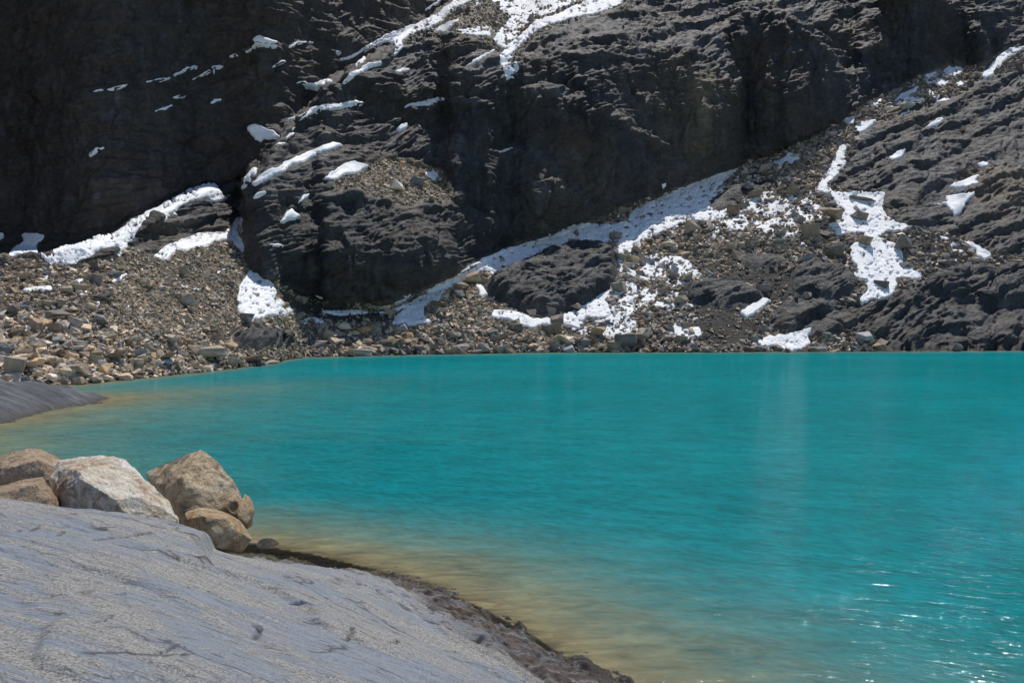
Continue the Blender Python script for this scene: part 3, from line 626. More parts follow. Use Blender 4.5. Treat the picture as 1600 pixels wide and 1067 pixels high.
LAND = []                                        # landmarks for naming neighbours: (px, py, phrase)
for i, (poly, share, lab) in enumerate(SNOW):
    size = np.ptp(np.array(poly), axis=0)
    small = min(size) < 12
    o = shell('snow_patch', poly, share if share >= .8 else min(.8, share + .16), M_SNOW, .8 if small else 1.0, .15 if small else (.24 if share > .8 else .10), i * 3.7, 1.2 if small else 3.0)
    if o: tag(o, lab, 'snow patch', 'snow patches lying on the mountainside')

# thin remnants of snow caught between the blocks
def flecks(poly, thr, seed):
    p = np.array(poly); x0, y0 = p.min(0); x1, y1 = p.max(0)
    gx, gy = np.meshgrid(np.arange(x0, x1, .9), np.arange(y1, y0, -.9))
    m = blur(inpoly(gx, gy, poly).astype(np.float32), 8, 8, 1)
    e = (fbm(gx * .11, gy * .17, seed, 4) + .45 * fbm(gx * .03, gy * .04, seed + 5, 2) - thr - .5 * (1 - m)) * 4
    e = np.minimum(e, (m - .3) * 4)
    for o_, h_, l_ in OUT: e = np.where(inpoly(gx, gy, o_), -1, e)
    P = samp(Ts, gx, gy); n = samp(NS, gx, gy)
    h = np.where(e > 0, .16 * np.minimum(1, e), e * .5)
    V = P + n * h[..., None] + np.array([0, 0, .06])
    keep = (e[:-1, :-1] > -.15) | (e[1:, 1:] > -.15)
    return compact(V.reshape(-1, 3), grid_faces(keep))
def add_flecks():
    cs, fs, off = [], [], 0
    for poly, thr, sd in [([(960, 290), (1120, 270), (1260, 220), (1330, 230), (1290, 300), (1340, 380), (1330, 440), (1200, 420), (1110, 430), (1090, 540), (780, 545), (780, 500), (900, 505), (960, 460)], .34, 1.5),
                          ([(1340, 350), (1440, 340), (1560, 400), (1560, 425), (1420, 425), (1390, 400)], .42, 4.5),
                          ([(10, 420), (180, 400), (360, 390), (380, 440), (300, 480), (150, 520), (10, 500)], .52, 7.5),
                          ([(620, 60), (740, 0), (800, 0), (800, 90), (700, 66)], .34, 9.5), ([(1340, 180), (1420, 120), (1520, 90), (1560, 130), (1470, 170), (1400, 190)], .36, 12.5),
                          ([(610, 500), (700, 440), (760, 430), (770, 480), (740, 520), (640, 520)], .46, 15.5)]:
        co_, f_ = flecks(poly, thr, sd)
        cs.append(co_); fs.append(f_ + off); off += len(co_)
    tag(mesh_np('snow', np.concatenate(cs), np.concatenate(fs), M_SNOW), 'scattered thin flecks of snow caught between the blocks of the scree', 'snow', kind='stuff')

hi = shell('snow', [(1265, -60), (1330, -50), (1420, -70), (1450, -160), (1410, -300), (1340, -330), (1290, -240), (1240, -140)], .9, M_SNOW, 4.0, .4, 5.5, 6.0)  # added snow out of view, its reflection gives the lake a pale sheen
if hi: tag(hi, 'added snowfield above the view, there to brighten the reflection in the lake', 'snow', kind='stuff')
# dark rock outcrops that stand out of the scree
def rockyf(amp):
    def f(P, e):
        x, y, z = P[..., 0], P[..., 1], P[..., 2]
        wv = 2.0 * fbm(x * .1, y * .1, z * .1, 2)
        return np.clip(e + .2, 0, 1) * (amp * .6 * (ridged(x * .12, y * .12, (z - .25 * x + wv) * .6, 3) - .4) + amp * .6 * (ridged(x * .35, y * .3, (z - .25 * x + wv) * 1.6, 3) - .4) + .7 * amp * fbm(x * .25, y * .25, z * .25, 3))
    return f
def rockcol(P):
    n = fbm(P[..., 0] * .3, P[..., 1] * .3, P[..., 2] * .4, 4)[..., None]
    return np.array([.048, .047, .050]) * (1 + .9 * np.clip(n, -.6, .8)) + np.array([.020, .014, .008]) * np.clip(n * 2, 0, 1)
OUT = [([(752, 450), (770, 432), (800, 420), (850, 400), (890, 388), (930, 386), (962, 398), (964, 432), (952, 450), (930, 466), (900, 482), (862, 488), (820, 484), (780, 470)], 3.0, "large dark layered knob above the curved snow band"),
       ([(1062, 462), (1080, 448), (1110, 440), (1160, 444), (1198, 462), (1192, 472), (1150, 482), (1110, 476), (1078, 474)], 1.6, "low dark rock ledge in the scree left of the bright snow wedge"),
       ([(1150, 412), (1170, 400), (1220, 402), (1236, 412), (1215, 422), (1170, 422)], 1.0, "small frosted dark ledge under the saddle of tan blocks"),
       ([(362, 532), (380, 520), (420, 516), (460, 522), (462, 534), (430, 546), (396, 548), (370, 542)], 1.3, "dark smooth rock hump above the tip of the left shore"),
       ([(1240, 424), (1270, 410), (1310, 420), (1340, 438), (1330, 466), (1290, 470), (1250, 462), (1232, 444)], 1.8, "dark rock mass left of the foot of the snow cascade"),
       ([(1448, 436), (1500, 425), (1560, 420), (1620, 422), (1620, 470), (1560, 480), (1490, 470), (1450, 455)], 2.0, "dark rock rib right of the cascade at the edge of the picture"),
       ([(1100, 322), (1130, 306), (1160, 290), (1200, 284), (1210, 292), (1170, 304), (1140, 322), (1116, 332)], .9, "dark broken ledge crossing the top of the snowfield's right end")]
for i, (poly, hgt, lab) in enumerate(OUT):
    o = shell('rock_outcrop', poly, 1, M_CLIFF, 1.0, hgt * .48, 200 + i, 12, rockcol, 1.0, rockyf(hgt * .24 + .22), 6)
    tag(o, lab, 'rock outcrop', 'dark outcrops in the scree')

add_flecks()

# ------------------------------------------------------------------ loose rock
def hull_rock(seed, n=13, flat=.6, sub=0, rough=0.0):
    rnd = np.random.RandomState(seed)
    p = rnd.normal(size=(n, 3)); p /= np.linalg.norm(p, axis=1)[:, None]
    if seed % 2:                                   # split block: a skewed box with knocked-off corners
        p = np.array([[a, b, c] for a in (-1, 1) for b in (-1, 1) for c in (-1, 1)], float) * .62
        p += rnd.uniform(-.38, .38, p.shape); n = 8
        p[rnd.randint(8)] *= .45
    p *= rnd.uniform(.8, 1.1, (n, 1)) if seed % 2 else rnd.uniform(.7, 1.2, (n, 1)); p *= np.array([1, rnd.uniform(.55, .9), flat]) * .55
    bm = bmesh.new()
    for q in p: bm.verts.new(q)
    r = bmesh.ops.convex_hull(bm, input=bm.verts)
    bmesh.ops.delete(bm, geom=list({g for g in r['geom_interior'] + r['geom_unused'] if isinstance(g, bmesh.types.BMVert)}), context='VERTS')
    bmesh.ops.triangulate(bm, faces=bm.faces)
    if sub:
        bmesh.ops.bevel(bm, geom=list(bm.edges), offset=.018, segments=1, affect='EDGES')
        bmesh.ops.triangulate(bm, faces=bm.faces)
        bmesh.ops.subdivide_edges(bm, edges=bm.edges, cuts=sub, use_grid_fill=True)
        bmesh.ops.triangulate(bm, faces=bm.faces)
    bm.verts.ensure_lookup_table()
    bm.normal_update()
    v = np.array([x.co[:] for x in bm.verts]); f = np.array([[x.index for x in fc.verts] for fc in bm.faces])
    if sub:
        nn = np.array([x.normal[:] for x in bm.verts])
        d = rough * fbm(v[:, 0] * 3 + seed, v[:, 1] * 3, v[:, 2] * 3, 3)
        v = v + nn * d[:, None]
    bm.free()
    return v, f

rng = np.random.RandomState(21)
# where blocks lie: scree, minus bedrock, thinner on snow and gravel
PROTO = [hull_rock(100 + i, rng.randint(8, 12), rng.uniform(.35, .8)) for i in range(30)]
def density(px_, py_):
    d = (samp(talm.astype(np.float64), px_, py_) > .5).astype(float)
    g = samp(grm.astype(np.float64), px_, py_); d *= (1 - .75 * g)
    s_ = samp(UN.astype(np.float64), px_, py_); d *= (1 - .92 * np.where(s_ > .5, s_, 1.55 * s_))
    for poly, h, lab in OUT:
        d *= np.where(inpoly(px_, py_, poly), .28, 1)
    d *= np.where(py_ > np.interp(px_, sp[:, 0], sp[:, 1]) + 1.0, 0, 1)
    cl = fbm(px_ * .03, py_ * .05, 3.3, 3)
    return d * np.clip(.85 + .9 * cl, .35, 1), cl
def bigness(px_, py_):
    """typical block size in photo pixels"""
    b = 6.0 + 0 * px_
    b = b + 5.5 * sstep(300, 40, px_) * sstep(440, 560, py_) + 3.6 * sstep(430, 200, px_) * sstep(500, 580, py_)
    b = b + 3.2 * sstep(500, 546, py_) * sstep(430, 560, px_) * sstep(1420, 1250, px_)
    b = b + 2.6 * np.exp(-((px_ - 1290) / 90) ** 2 - ((py_ - 385) / 55) ** 2) + 1.6 * np.exp(-((px_ - 1010) / 90) ** 2 - ((py_ - 450) / 70) ** 2)
    b = b * np.where(samp(shelfm.astype(np.float64), px_, py_) > .4, .62, 1)
    b = b * np.where(py_ < 120, .6, 1)
    b = b * np.where((px_ > 180) & (px_ < 380) & (py_ > 395) & (py_ < 520), .72, 1)
    b = b * np.where(samp(grm.astype(np.float64), px_, py_) > .4, .6, 1)
    return b
NCAND = 350000
cpx = rng.uniform(-260, 1730, NCAND); cpy = rng.uniform(-10, 622, NCAND)
dd, cl = density(cpx, cpy)
keep = rng.uniform(size=NCAND) < dd * 1.0
cpx, cpy, cl = cpx[keep], cpy[keep], cl[keep]
bsz = bigness(cpx, cpy) * np.exp(rng.normal(0, .48, len(cpx))) * (rng.pareto(3.2, len(cpx)) * .35 + .8)
bsz = np.clip(bsz, 2.2, 24)
# bigger blocks hide more ground: thin out so cover stays similar
keep = rng.uniform(size=len(cpx)) < np.clip((4.2 / bsz) ** 1.3, .05, 1)
cpx, cpy, cl, bsz = cpx[keep], cpy[keep], cl[keep], bsz[keep]
RC = np.array([[.24, .19, .135], [.20, .155, .11], [.28, .235, .18], [.17, .15, .13], [.15, .15, .152], [.25, .175, .10], [.28, .245, .20], [.11, .10, .09]])
RCN = ['tan', 'brown', 'pale tan', 'grey-brown', 'grey', 'ochre', 'whitish', 'dark']
def rock_colour(px_, py_, n):
    lo = sstep(.1, .5, fbm(px_ * .02, py_ * .03, 8.8, 2))
    pr = np.array([.24, .18, .14, .15, .09, .06, .05, .09])
    ci = rng.choice(8, n, p=pr)
    up = (samp(cliffm.astype(np.float64), px_, py_) > .3)
    ci = np.where((rng.uniform(size=n) < .4) & ((px_ > 1400) | (py_ < 240)), 3, ci)
    c = RC[ci] * np.exp(rng.normal(.38, .30, (n, 1))) * 1.12 * (1 + .3 * sstep(500, 150, px_) * sstep(440, 560, py_))[:, None]
    # blocks higher up the right are greyer
    g = sstep(650, 1300, px_)[:, None] * .28
    c = c * (1 - g) + c.mean(1, keepdims=True) * np.array([.95, .93, .93]) * g * .85
    return c, ci
n = len(cpx)
cc, ci = rock_colour(cpx, cpy, n)
pos = samp(T, cpx, cpy); dist = pos[:, 1]
siz = bsz * dist / F * 1.12
order = np.argsort(-bsz)

# blocks one can point at, read off the photograph: px, py (foot), width, height, colour, phrase
HAND = [(290, 486, 32, 30, 2, 'rounded pale boulder standing alone on the left scree'),
        (28, 590, 46, 44, 2, 'large pale pinkish block at the left shore'), (8, 566, 26, 30, 4, 'grey flat-faced block at the left end of the scree'),
        (322, 558, 70, 20, 2, 'broad pale slab lying above the left shore'), (255, 566, 52, 22, 0, 'tan wedge slab left of the broad pale slab'),
        (395, 566, 60, 12, 0, 'long flat slab at the tip of the left shore'), (420, 569, 34, 7, 6, 'thin pointed slab touching the water at the shore tip'),
        (36, 437, 26, 16, 0, 'tan block high on the left scree under the squarish snow'), (150, 450, 22, 26, 3, 'upright grey-brown block in the middle of the left scree'),
        (284, 436, 18, 16, 0, 'tan block below the curved snow band'), (180, 565, 44, 22, 1, 'brown angular block near the left shore'),
        (120, 586, 48, 20, 2, 'pale slab by the water on the left shore'), (232, 552, 22, 16, 6, 'whitish block on the lower left scree'),
        (60, 520, 36, 26, 0, 'tan tilted block in the lower left scree'), (90, 500, 40, 18, 3, 'grey-brown flat block on the left scree'),
        (431, 449, 14, 20, 5, 'ochre upright block beside the snow apron'), (444, 482, 16, 12, 5, 'orange-brown block at the edge of the snow apron'),
        (562, 557, 44, 14, 6, 'flat pale grey slab at the middle of the far shore'), (590, 555, 30, 18, 1, 'brown leaning block beside the flat pale slab'),
        (668, 552, 26, 12, 0, 'tan flat block on the far shore right of the leaning block'), (735, 526, 20, 10, 4, 'grey flat stone above the central shore'),
        (662, 462, 13, 9, 4, 'small grey stone at the dark cliff foot'), (872, 506, 30, 22, 3, 'grey-brown block at the left foot of the curved snow band'),
        (962, 376, 24, 15, 3, 'dark round block in the broad snowfield'), (955, 387, 32, 14, 1, 'brown block just below the dark round block in the snowfield'),
        (1004, 342, 10, 8, 3, 'small stone alone in the middle of the broad snowfield'), (1062, 352, 12, 8, 3, 'small dark stone low in the broad snowfield'),
        (954, 548, 32, 22, 0, 'tan block at the waterline below the curved band'), (862, 545, 24, 18, 2, 'pale block by the water below the dark knob'),
        (912, 542, 24, 18, 4, 'grey block by the water in the centre'), (1003, 533, 26, 24, 2, 'pale flat-topped block above the central shore'),
        (978, 542, 40, 24, 3, 'large grey-brown block leaning over the central shore'),
        (1298, 350, 50, 38, 0, 'largest tan boulder beside the snow cascade'), (1345, 315, 50, 14, 3, 'long dark block lying in the upper cascade snow'),
        (1344, 346, 30, 20, 3, 'angular block in the middle of the cascade snow'), (1350, 384, 30, 27, 0, 'tan cube-like block at the narrow of the cascade'),
        (1376, 450, 34, 16, 7, 'dark oval rock in the lower cascade snow'), (1412, 392, 34, 24, 3, 'grey-brown block at the right edge of the cascade'),
        (1310, 402, 28, 32, 3, 'tall grey-brown block below the largest tan boulder'), (1268, 374, 32, 30, 0, 'tan slanting block left of the largest tan boulder'),
        (1246, 352, 26, 18, 3, 'grey-brown block up and left in the saddle'), (1240, 305, 26, 18, 1, 'brown block at the top of the saddle'),
        (1148, 442, 18, 11, 6, 'pale rounded stone on the gravel bank'), (1457, 404, 22, 12, 6, 'pale flat stone right of the cascade'),
        (1370, 548, 26, 16, 5, 'ochre block at the right shore'), (1495, 548, 22, 12, 3, 'grey-brown stone at the water under the dark bedrock'),
        (1480, 437, 14, 16, 1, 'brown upright stone on the dark bedrock'), (1180, 312, 32, 16, 1, 'brown block on the dark broken ledge'),
        (1140, 392, 26, 16, 2, 'pale block under the snowfield in the right scree'), (1215, 390, 22, 14, 0, 'tan block in the right scree above the frosted ledge'),
        (846, 280, 10, 13, 2, 'single pale stone perched on the dark dome'), (830, 39, 14, 12, 3, 'grey-brown block poking out of the top snow')]
FINE = [hull_rock(500 + i, 9 + i % 4, .7, 2, .05) for i in range(14)]
fine_me = []
for v, f in FINE:
    tmp = mesh_np('tmp', v, f, M_RUBBLE, np.ones((len(v), 3)), smooth=False)
    fine_me.append(tmp.data); bpy.data.objects.remove(tmp)
# one material per rock colour, driven by the object colour, so copies can share a mesh
def mat_boulder():
    m = NT('boulder_rock'); v = m.mapping()
    oi = m.n("ShaderNodeObjectInfo")
    k = m.ramp(m.noise(v, 3.5, 5, .65), [(.25, .6), (.75, 1.4)])
    c = m.mix(1.0, oi.outputs['Color'], k, 'MULTIPLY')
    nrm = m.bump(m.noise(v, 4.0, 6, .65), .8, .10)
    m.surf(c, .85, nrm, .2); return m.m
M_BOULDER = mat_boulder()
for me in fine_me:
    me.materials.clear(); me.materials.append(M_BOULDER)
def put_boulder(px_, py_, wpx, hpx, col3, i):
    p = samp(T, np.array([float(px_)]), np.array([float(py_)]))[0]
    d = p[1]; W = wpx * d / F * 1.0; Hh = hpx * d / F * 1.0
    o = bpy.data.objects.new('boulder', fine_me[i % len(fine_me)]); COL.objects.link(o)
    o.scale = (W, W * .85, Hh / .7)
    o.rotation_euler = (rng.uniform(-.3, .3), rng.uniform(-.25, .25), rng.choice([0, math.pi]) + rng.uniform(-.7, .7))
    o.location = (p[0], p[1], p[2] + Hh * .36)
    o.color = (*col3, 1)
    return o
used = {}
for i, (px_, py_, a, b, c_, phr) in enumerate(HAND):
    o = put_boulder(px_, py_, a, b, RC[c_] * 1.35, i)
    tag(o, phr, 'boulder', 'boulders on the far slope'); used[phr] = 1
for h in HAND: LAND.append((h[0], h[1] - h[3] / 2, h[5]))
for (poly, hgt, lab) in OUT:
    p = np.array(poly); LAND.append((*p.mean(0), lab))
for poly, share, lab in SNOW:
    p = np.array(poly); s_ = np.ptp(p, axis=0)
    if s_.max() > 12 and s_.max() < 120: LAND.append((*p.mean(0), lab))
lx = np.array([l[0] for l in LAND]); ly = np.array([l[1] for l in LAND])
vis = order[(cpx[order] > 4) & (cpx[order] < 1596) & (cpy[order] > 5)]
hx = np.array([h[0] for h in HAND]); hy = np.array([h[1] for h in HAND])
indiv = []
for q in vis:
    if np.min(np.hypot(hx - cpx[q], (hy - cpy[q]))) < 9: continue
    indiv.append(q)
    if len(indiv) >= 300 - len(HAND) - 0: break
art = lambda t: t
taken = {}
labs = []
for q in indiv:
    dlt = np.hypot(lx - cpx[q], ly - cpy[q]); j = int(np.argmin(dlt))
    dx, dy = cpx[q] - lx[j], cpy[q] - ly[j]
    if abs(dx) > 1.6 * abs(dy): dr = 'right of' if dx > 0 else 'left of'
    elif abs(dy) > 1.6 * abs(dx): dr = 'below' if dy > 0 else 'above'
    else: dr = ('below and ' if dy > 0 else 'above and ') + ('right of' if dx > 0 else 'left of')
    ph = LAND[j][2]
    ph = ' '.join(ph.split()[:7])
    while ph.split()[-1] in ('the', 'of', 'a', 'at', 'on', 'in', 'above', 'below', 'and', 'left', 'right', 'beside', 'by', 'under', 'to', 'near', 'just', 'among', 'between', 'its', 'dark', 'along', 'with', 'for', 'up', 'curved', 'long', 'broad', 'far', 'upper', 'lower', 'snow', 'largest', 'bright', 'middle', 'central', 'against', 'slanting', 'thin'):
        ph = ' '.join(ph.split()[:-1])
    labs.append([RCN[ci[q]] + ' block', dr, ph, j, float(dlt[j])])
from collections import defaultdict
grp = defaultdict(list)
for i, l in enumerate(labs): grp[(l[0], l[1], l[2])].append(i)
final = [None] * len(labs)
ords = ['nearest', 'second', 'third', 'fourth', 'fifth', 'sixth', 'seventh', 'eighth', 'ninth', 'tenth']
for k, idx in grp.items():
    idx.sort(key=lambda i: labs[i][4])
    for r_, i in enumerate(idx):
        if len(idx) == 1: final[i] = f"{k[0]} {k[1]} the {k[2]}"
        else: final[i] = f"{k[0]}, {ords[min(r_, 9)]} {k[1]} the {k[2]}"
for i, q in enumerate(indiv):
    asp = rng.uniform(.5, .85)
    o = put_boulder(cpx[q], cpy[q] + bsz[q] * .25, bsz[q] * 1.25, bsz[q] * asp * 1.1, cc[q], rng.randint(0, 14))
    tag(o, final[i], 'boulder', 'boulders on the far slope')

# everything smaller is one mass of rubble
isind = np.zeros(n, bool); isind[indiv] = True
rest = np.nonzero(~isind & (np.array([True] * n)))[0]
VS, FS, CS, off = [], [], [], 0
pid = rng.randint(0, len(PROTO), n)
for k in range(len(PROTO)):
    ids = rest[pid[rest] == k]
    if len(ids) == 0: continue
    v, f = PROTO[k]
    m_ = len(ids)
    ang = rng.uniform(0, 2 * math.pi, m_); tl = rng.normal(0, .35, m_)
    ca, sa = np.cos(ang), np.sin(ang); ct, st2 = np.cos(tl), np.sin(tl)
    sc_ = np.stack([siz[ids] * rng.uniform(.85, 1.35, m_), siz[ids] * rng.uniform(.8, 1.2, m_), siz[ids] * rng.uniform(.7, 1.1, m_)], 1)
    V = v[None] * sc_[:, None]
    x = V[..., 0] * ct[:, None] + V[..., 2] * st2[:, None]; z = -V[..., 0] * st2[:, None] + V[..., 2] * ct[:, None]; y = V[..., 1]
    x2 = x * ca[:, None] - y * sa[:, None]; y2 = x * sa[:, None] + y * ca[:, None]
    W = np.stack([x2, y2, z], -1) + pos[ids][:, None]
    W[..., 2] += (siz[ids] * .12)[:, None]
    VS.append(W.reshape(-1, 3)); CS.append(np.repeat(cc[ids], len(v), 0))
    FS.append((f[None] + (off + np.arange(m_) * len(v))[:, None, None]).reshape(-1, 3)); off += m_ * len(v)
rub = mesh_np('rubble', np.concatenate(VS), np.concatenate(FS), M_RUBBLE, np.concatenate(CS), smooth=False)
tag(rub, 'loose brown and grey rubble covering the scree between lake and cliffs', 'rubble', kind='stuff')
print('rocks', n, 'rubble', len(rest))

# ------------------------------------------------------------------ the near rock slab
SA = np.array([(-6, -5.2), (1.3, -6.2), (4.6, -6.97), (7.04, -7.43), (7.78, -7.62), (9.15, -7.99), (10.6, -8.23), (11.5, -8.25), (13.1, -8.18), (14.6, -7.9), (16.0, -7.43), (18.7, -6.2), (22.2, -3.2), (26, 1.0)])
def slab_sc(x, y):
    a = -.63 * x + .77 * y; c = -.77 * x - .63 * y
    return a, c - np.interp(a, SA[:, 0], SA[:, 1])
def near_ground(x, y):
    a, s = slab_sc(x, y)
    up = 2.41 * (1 - np.exp(-(np.maximum(s, 0) / 3.8) ** 1.6)) 
    dn = -.30 * np.maximum(-s, 0) - .03 * np.maximum(-s, 0) ** 2
    z = up + dn
    # hollow behind the crest, where the blocks lie
    yc = 10.6 + .25 * (x + 4)
    hol = sstep(0, 1.6, y - yc) * sstep(-2.6, -3.6, x) * .42
    z = z - hol * sstep(.4, 2.0, s)
    # small broken step where the slab ends in front of the blocks
    z = z - .15 * sstep(0, .08, (x + 3.25) * .8 + (y - 10.2) * .25 + .25 * pn(y * 1.3, x, 2.2)) * sstep(-1.9, -3.0, x) * sstep(8.6, 9.6, y)
    return z
gx = np.concatenate([np.arange(-13, -6.6, .07), np.arange(-6.6, 2.4, .0135), np.arange(2.4, 7, .08)]); gy = np.concatenate([np.arange(-2, 4.0, .12), np.arange(4.0, 9, .0125), np.arange(9, 14, .02), np.arange(14, 27, .05)])
GX, GY = np.meshgrid(gx, gy)
a_, s_ = slab_sc(GX, GY)
zz = near_ground(GX, GY)
wv_ = fbm(GX * .5, GY * .5, 1.1, 3)
fa = GX * math.cos(RAD(-17)) + GY * math.sin(RAD(-17)); fb = -GX * math.sin(RAD(-17)) + GY * math.cos(RAD(-17))
st1 = ridged(fa * .45, fb * 1.6 + wv_ * .6, 0.5, 4)
st2_ = ridged(fa * 1.3, fb * 6.5 + wv_ * 1.5, 3.5, 3)
nearshore = sstep(2.6, .4, s_ + .5 * wv_)
crag = ridged(a_ * .9, s_ * 2.8, 7.5, 4)
lq = fb * .75 + .9 * wv_ + .12 * fa; lam = (np.floor(lq) + sstep(.0, .12, lq - np.floor(lq))) - lq   # worn rock layers
lq2 = fb * 2.1 + 1.2 * wv_ + .5 * fbm(fa * .7, fb * .7, 5.5, 2); lam2 = (np.floor(lq2) + sstep(.0, .15, lq2 - np.floor(lq2))) - lq2
ZG = zz + .08 * wv_ + .07 * lam * np.clip(.5 + fbm(fa * .5, fb * .6, 2.5, 2) * 2, 0, 1) + .022 * lam2 * np.clip(.4 + fbm(fa * .8, fb * .9, 6.5, 2) * 2.5, 0, 1) + .030 * (st1 - .5) + .014 * (st2_ - .5) + nearshore * (.17 * (crag - .55) + .05 * (st2_ - .5))
jit = fbm(GX * 7, GY * 7, 2.5, 3); jit2 = fbm(GX * 7, GY * 7, 8.5, 3)
# a few open cracks and pits
def groove(pts, wd, dp):
    g = np.zeros(GX.shape)
    P = [at(x, y, 1.0) for x, y in pts]
    W = []
    for (x, y) in pts:                                        # walk each ray down to the slab
        tx, tz = ray(x, y); best = None
        for Y in np.arange(3.6, 16, .05):
            if CAM_H + tz * Y <= near_ground(np.array(tx * Y), np.array(Y)): best = (tx * Y, Y); break
        if best: W.append(best)
    for (x1, y1), (x2, y2) in zip(W[:-1], W[1:]):
        L2 = (x2 - x1) ** 2 + (y2 - y1) ** 2 + 1e-9
        t = np.clip(((GX - x1) * (x2 - x1) + (GY - y1) * (y2 - y1)) / L2, 0, 1)
        d = np.hypot(GX - x1 - t * (x2 - x1) + .05 * jit, GY - y1 - t * (y2 - y1) + .05 * jit2)
        g = np.maximum(g, np.clip(1 - d / wd, 0, 1))
    return -dp * g, g
CR = [([(0, 960), (14, 950), (28, 945)], .03, .06), ([(148, 845), (175, 840), (205, 838), (238, 836)], .06, .07), ([(248, 1044), (262, 1032), (276, 1021)], .035, .07),
      ([(258, 862), (285, 870), (312, 876), (318, 884)], .06, .08), ([(72, 928), (88, 926), (96, 928)], .05, .05), ([(180, 930), (196, 928)], .04, .04),
      ([(525, 1002), (540, 1006), (552, 996)], .045, .06), ([(612, 1016), (625, 1012), (655, 1020)], .05, .06), ([(396, 998), (404, 985), (402, 975)], .05, .06),
      ([(455, 945), (475, 950), (490, 956)], .04, .05), ([(660, 962), (700, 980), (740, 996), (790, 1010)], .08, .10), ([(840, 1018), (880, 1040), (905, 1052)], .10, .12),
      ([(60, 835), (85, 838), (100, 832)], .04, .04), ([(560, 912), (620, 930), (680, 950)], .06, .06), ([(10, 858), (30, 858)], .03, .04), ([(150, 985), (172, 968)], .03, .03)]
gall = np.zeros(GX.shape)
for pts, wd, dp in CR:
    dz, g = groove(pts, wd * .55, dp); ZG = ZG + dz; gall = np.maximum(gall, g)

def mat_slab():
    m = NT('slab_rock')
    th = RAD(-17)
    va = m.mapping()                                           # object space
    tc = m.n("ShaderNodeTexCoord")
    mp = m.n("ShaderNodeMapping"); mp.vector_type = 'TEXTURE'; mp.inputs['Rotation'].default_value = (0, 0, th)
    m.t.links.new(tc.outputs['Object'], mp.inputs[0])
    def st(sx, sy, sz=1.0):
        q = m.n("ShaderNodeMapping"); q.inputs['Scale'].default_value = (sx, sy, sz); m.t.links.new(mp.outputs[0], q.inputs[0]); return q.outputs[0]
    big = m.noise(st(.7, 1.9), 1.0, 5, .62, .6)
    mid = m.noise(st(1.6, 9), 1.0, 6, .7, .5)
    thin = m.noise(st(3, 38), 1.0, 5, .7, .6)
    grain = m.noise(va, 55, 4, .75)
    grain2 = m.noise(va, 130, 2, .6)
    blue = (.200, .226, .268); beige = (.285, .281, .272); dark = (.05, .055, .062)
    sel = m.math('ADD', m.math('MULTIPLY', big, .6), m.math('MULTIPLY', mid, .4))
    k = m.ramp(sel, [(.46, 0.0), (.53, 1.0)])
    c = m.mix(k, blue, beige)
    # grain shows on the rough patches, the polished ones stay smooth
    gr = m.ramp(grain, [(.38, .30), (.50, 1.0), (.62, 1.5)])
    c = m.mix(m.math('ADD', m.math('MULTIPLY', k, .55), .35), c, m.mix(1.0, c, gr, 'MULTIPLY'))
    c = m.mix(m.ramp(thin, [(.31, .75), (.43, 0.0)]), c, dark)
    c = m.mix(m.ramp(thin, [(.60, 0.0), (.74, .35)]), c, (.42, .43, .46))
    spot = m.noise(st(5, 16), 1.0, 4, .8, .9)
    c = m.mix(m.ramp(spot, [(.34, .85), (.41, 0.0)]), c, (.06, .065, .07))
    # darker, rust-stained rock towards the water
    # joints: thin irregular dark lines
    vo = m.n("ShaderNodeTexVoronoi", feature='DISTANCE_TO_EDGE'); vo.inputs['Scale'].default_value = .75
    wq = m.n("ShaderNodeTexNoise"); wq.inputs['Scale'].default_value = 2.2; wq.inputs['Detail'].default_value = 6; m.t.links.new(va, wq.inputs['Vector'])
    vm = m.n("ShaderNodeVectorMath", operation='MULTIPLY_ADD'); m.t.links.new(wq.outputs['Color'], vm.inputs[0]); vm.inputs[1].default_value = (.7, .7, .7); m.t.links.new(st(.6, 2.2), vm.inputs[2])
    m.t.links.new(vm.outputs[0], vo.inputs['Vector'])
    jm = m.math('MULTIPLY', m.ramp(vo.outputs['Distance'], [(0.0, 1.0), (.022, 0.0)]), m.ramp(m.noise(va, .9, 3, .6), [(.45, 0.0), (.53, .9)]))
    c = m.mix(jm, c, (.045, .045, .05))
    att = m.n("ShaderNodeAttribute", attribute_name='shore')
    stain = m.noise(st(1.2, 7), 1.0, 5, .7, .5)
    sh = m.math('MULTIPLY', att.outputs['Fac'], m.ramp(stain, [(.38, .25), (.50, 1.0)]))
    rc = m.mix(m.ramp(mid, [(.4, 0.0), (.62, 1.0)]), (.042, .040, .043), (.11, .072, .05))
    c = m.mix(sh, c, rc)
    ww = m.n("ShaderNodeAttribute", attribute_name='wet')
    c = m.mix(ww.outputs['Fac'], c, m.mix(.72, c, (.022, .020, .017)))
    bed = m.n("ShaderNodeAttribute", attribute_name='bed')
    bedc = m.mix(m.ramp(m.noise(st(1.0, 5), 1.3, 5, .65, .4), [(.40, 0.0), (.6, 1.0)]), (.045, .038, .025), (.20, .155, .08))
    c = m.mix(bed.outputs['Fac'], c, bedc)
    cr = m.n("ShaderNodeAttribute", attribute_name='crack')
    c = m.mix(m.math('MULTIPLY', cr.outputs['Fac'], .85), c, (.04, .04, .045))
    h = m.math('ADD', m.math('MULTIPLY', mid, .6), m.math('ADD', m.math('MULTIPLY', thin, .35), m.math('MULTIPLY', grain, m.math('ADD', m.math('MULTIPLY', k, .22), .05))))
    nrm = m.bump(h, 1.0, .045)
    nrm = m.bump(m.math('ADD', m.noise(st(2.5, 12), 1.0, 7, .75, .8), m.math('MULTIPLY', grain2, .2)), .55, .03, nrm)
    ro = m.math('SUBTRACT', .72, m.math('MULTIPLY', ww.outputs['Fac'], .48))
    m.surf(c, ro, nrm, .35)
    return m.m
M_SLAB = mat_slab()
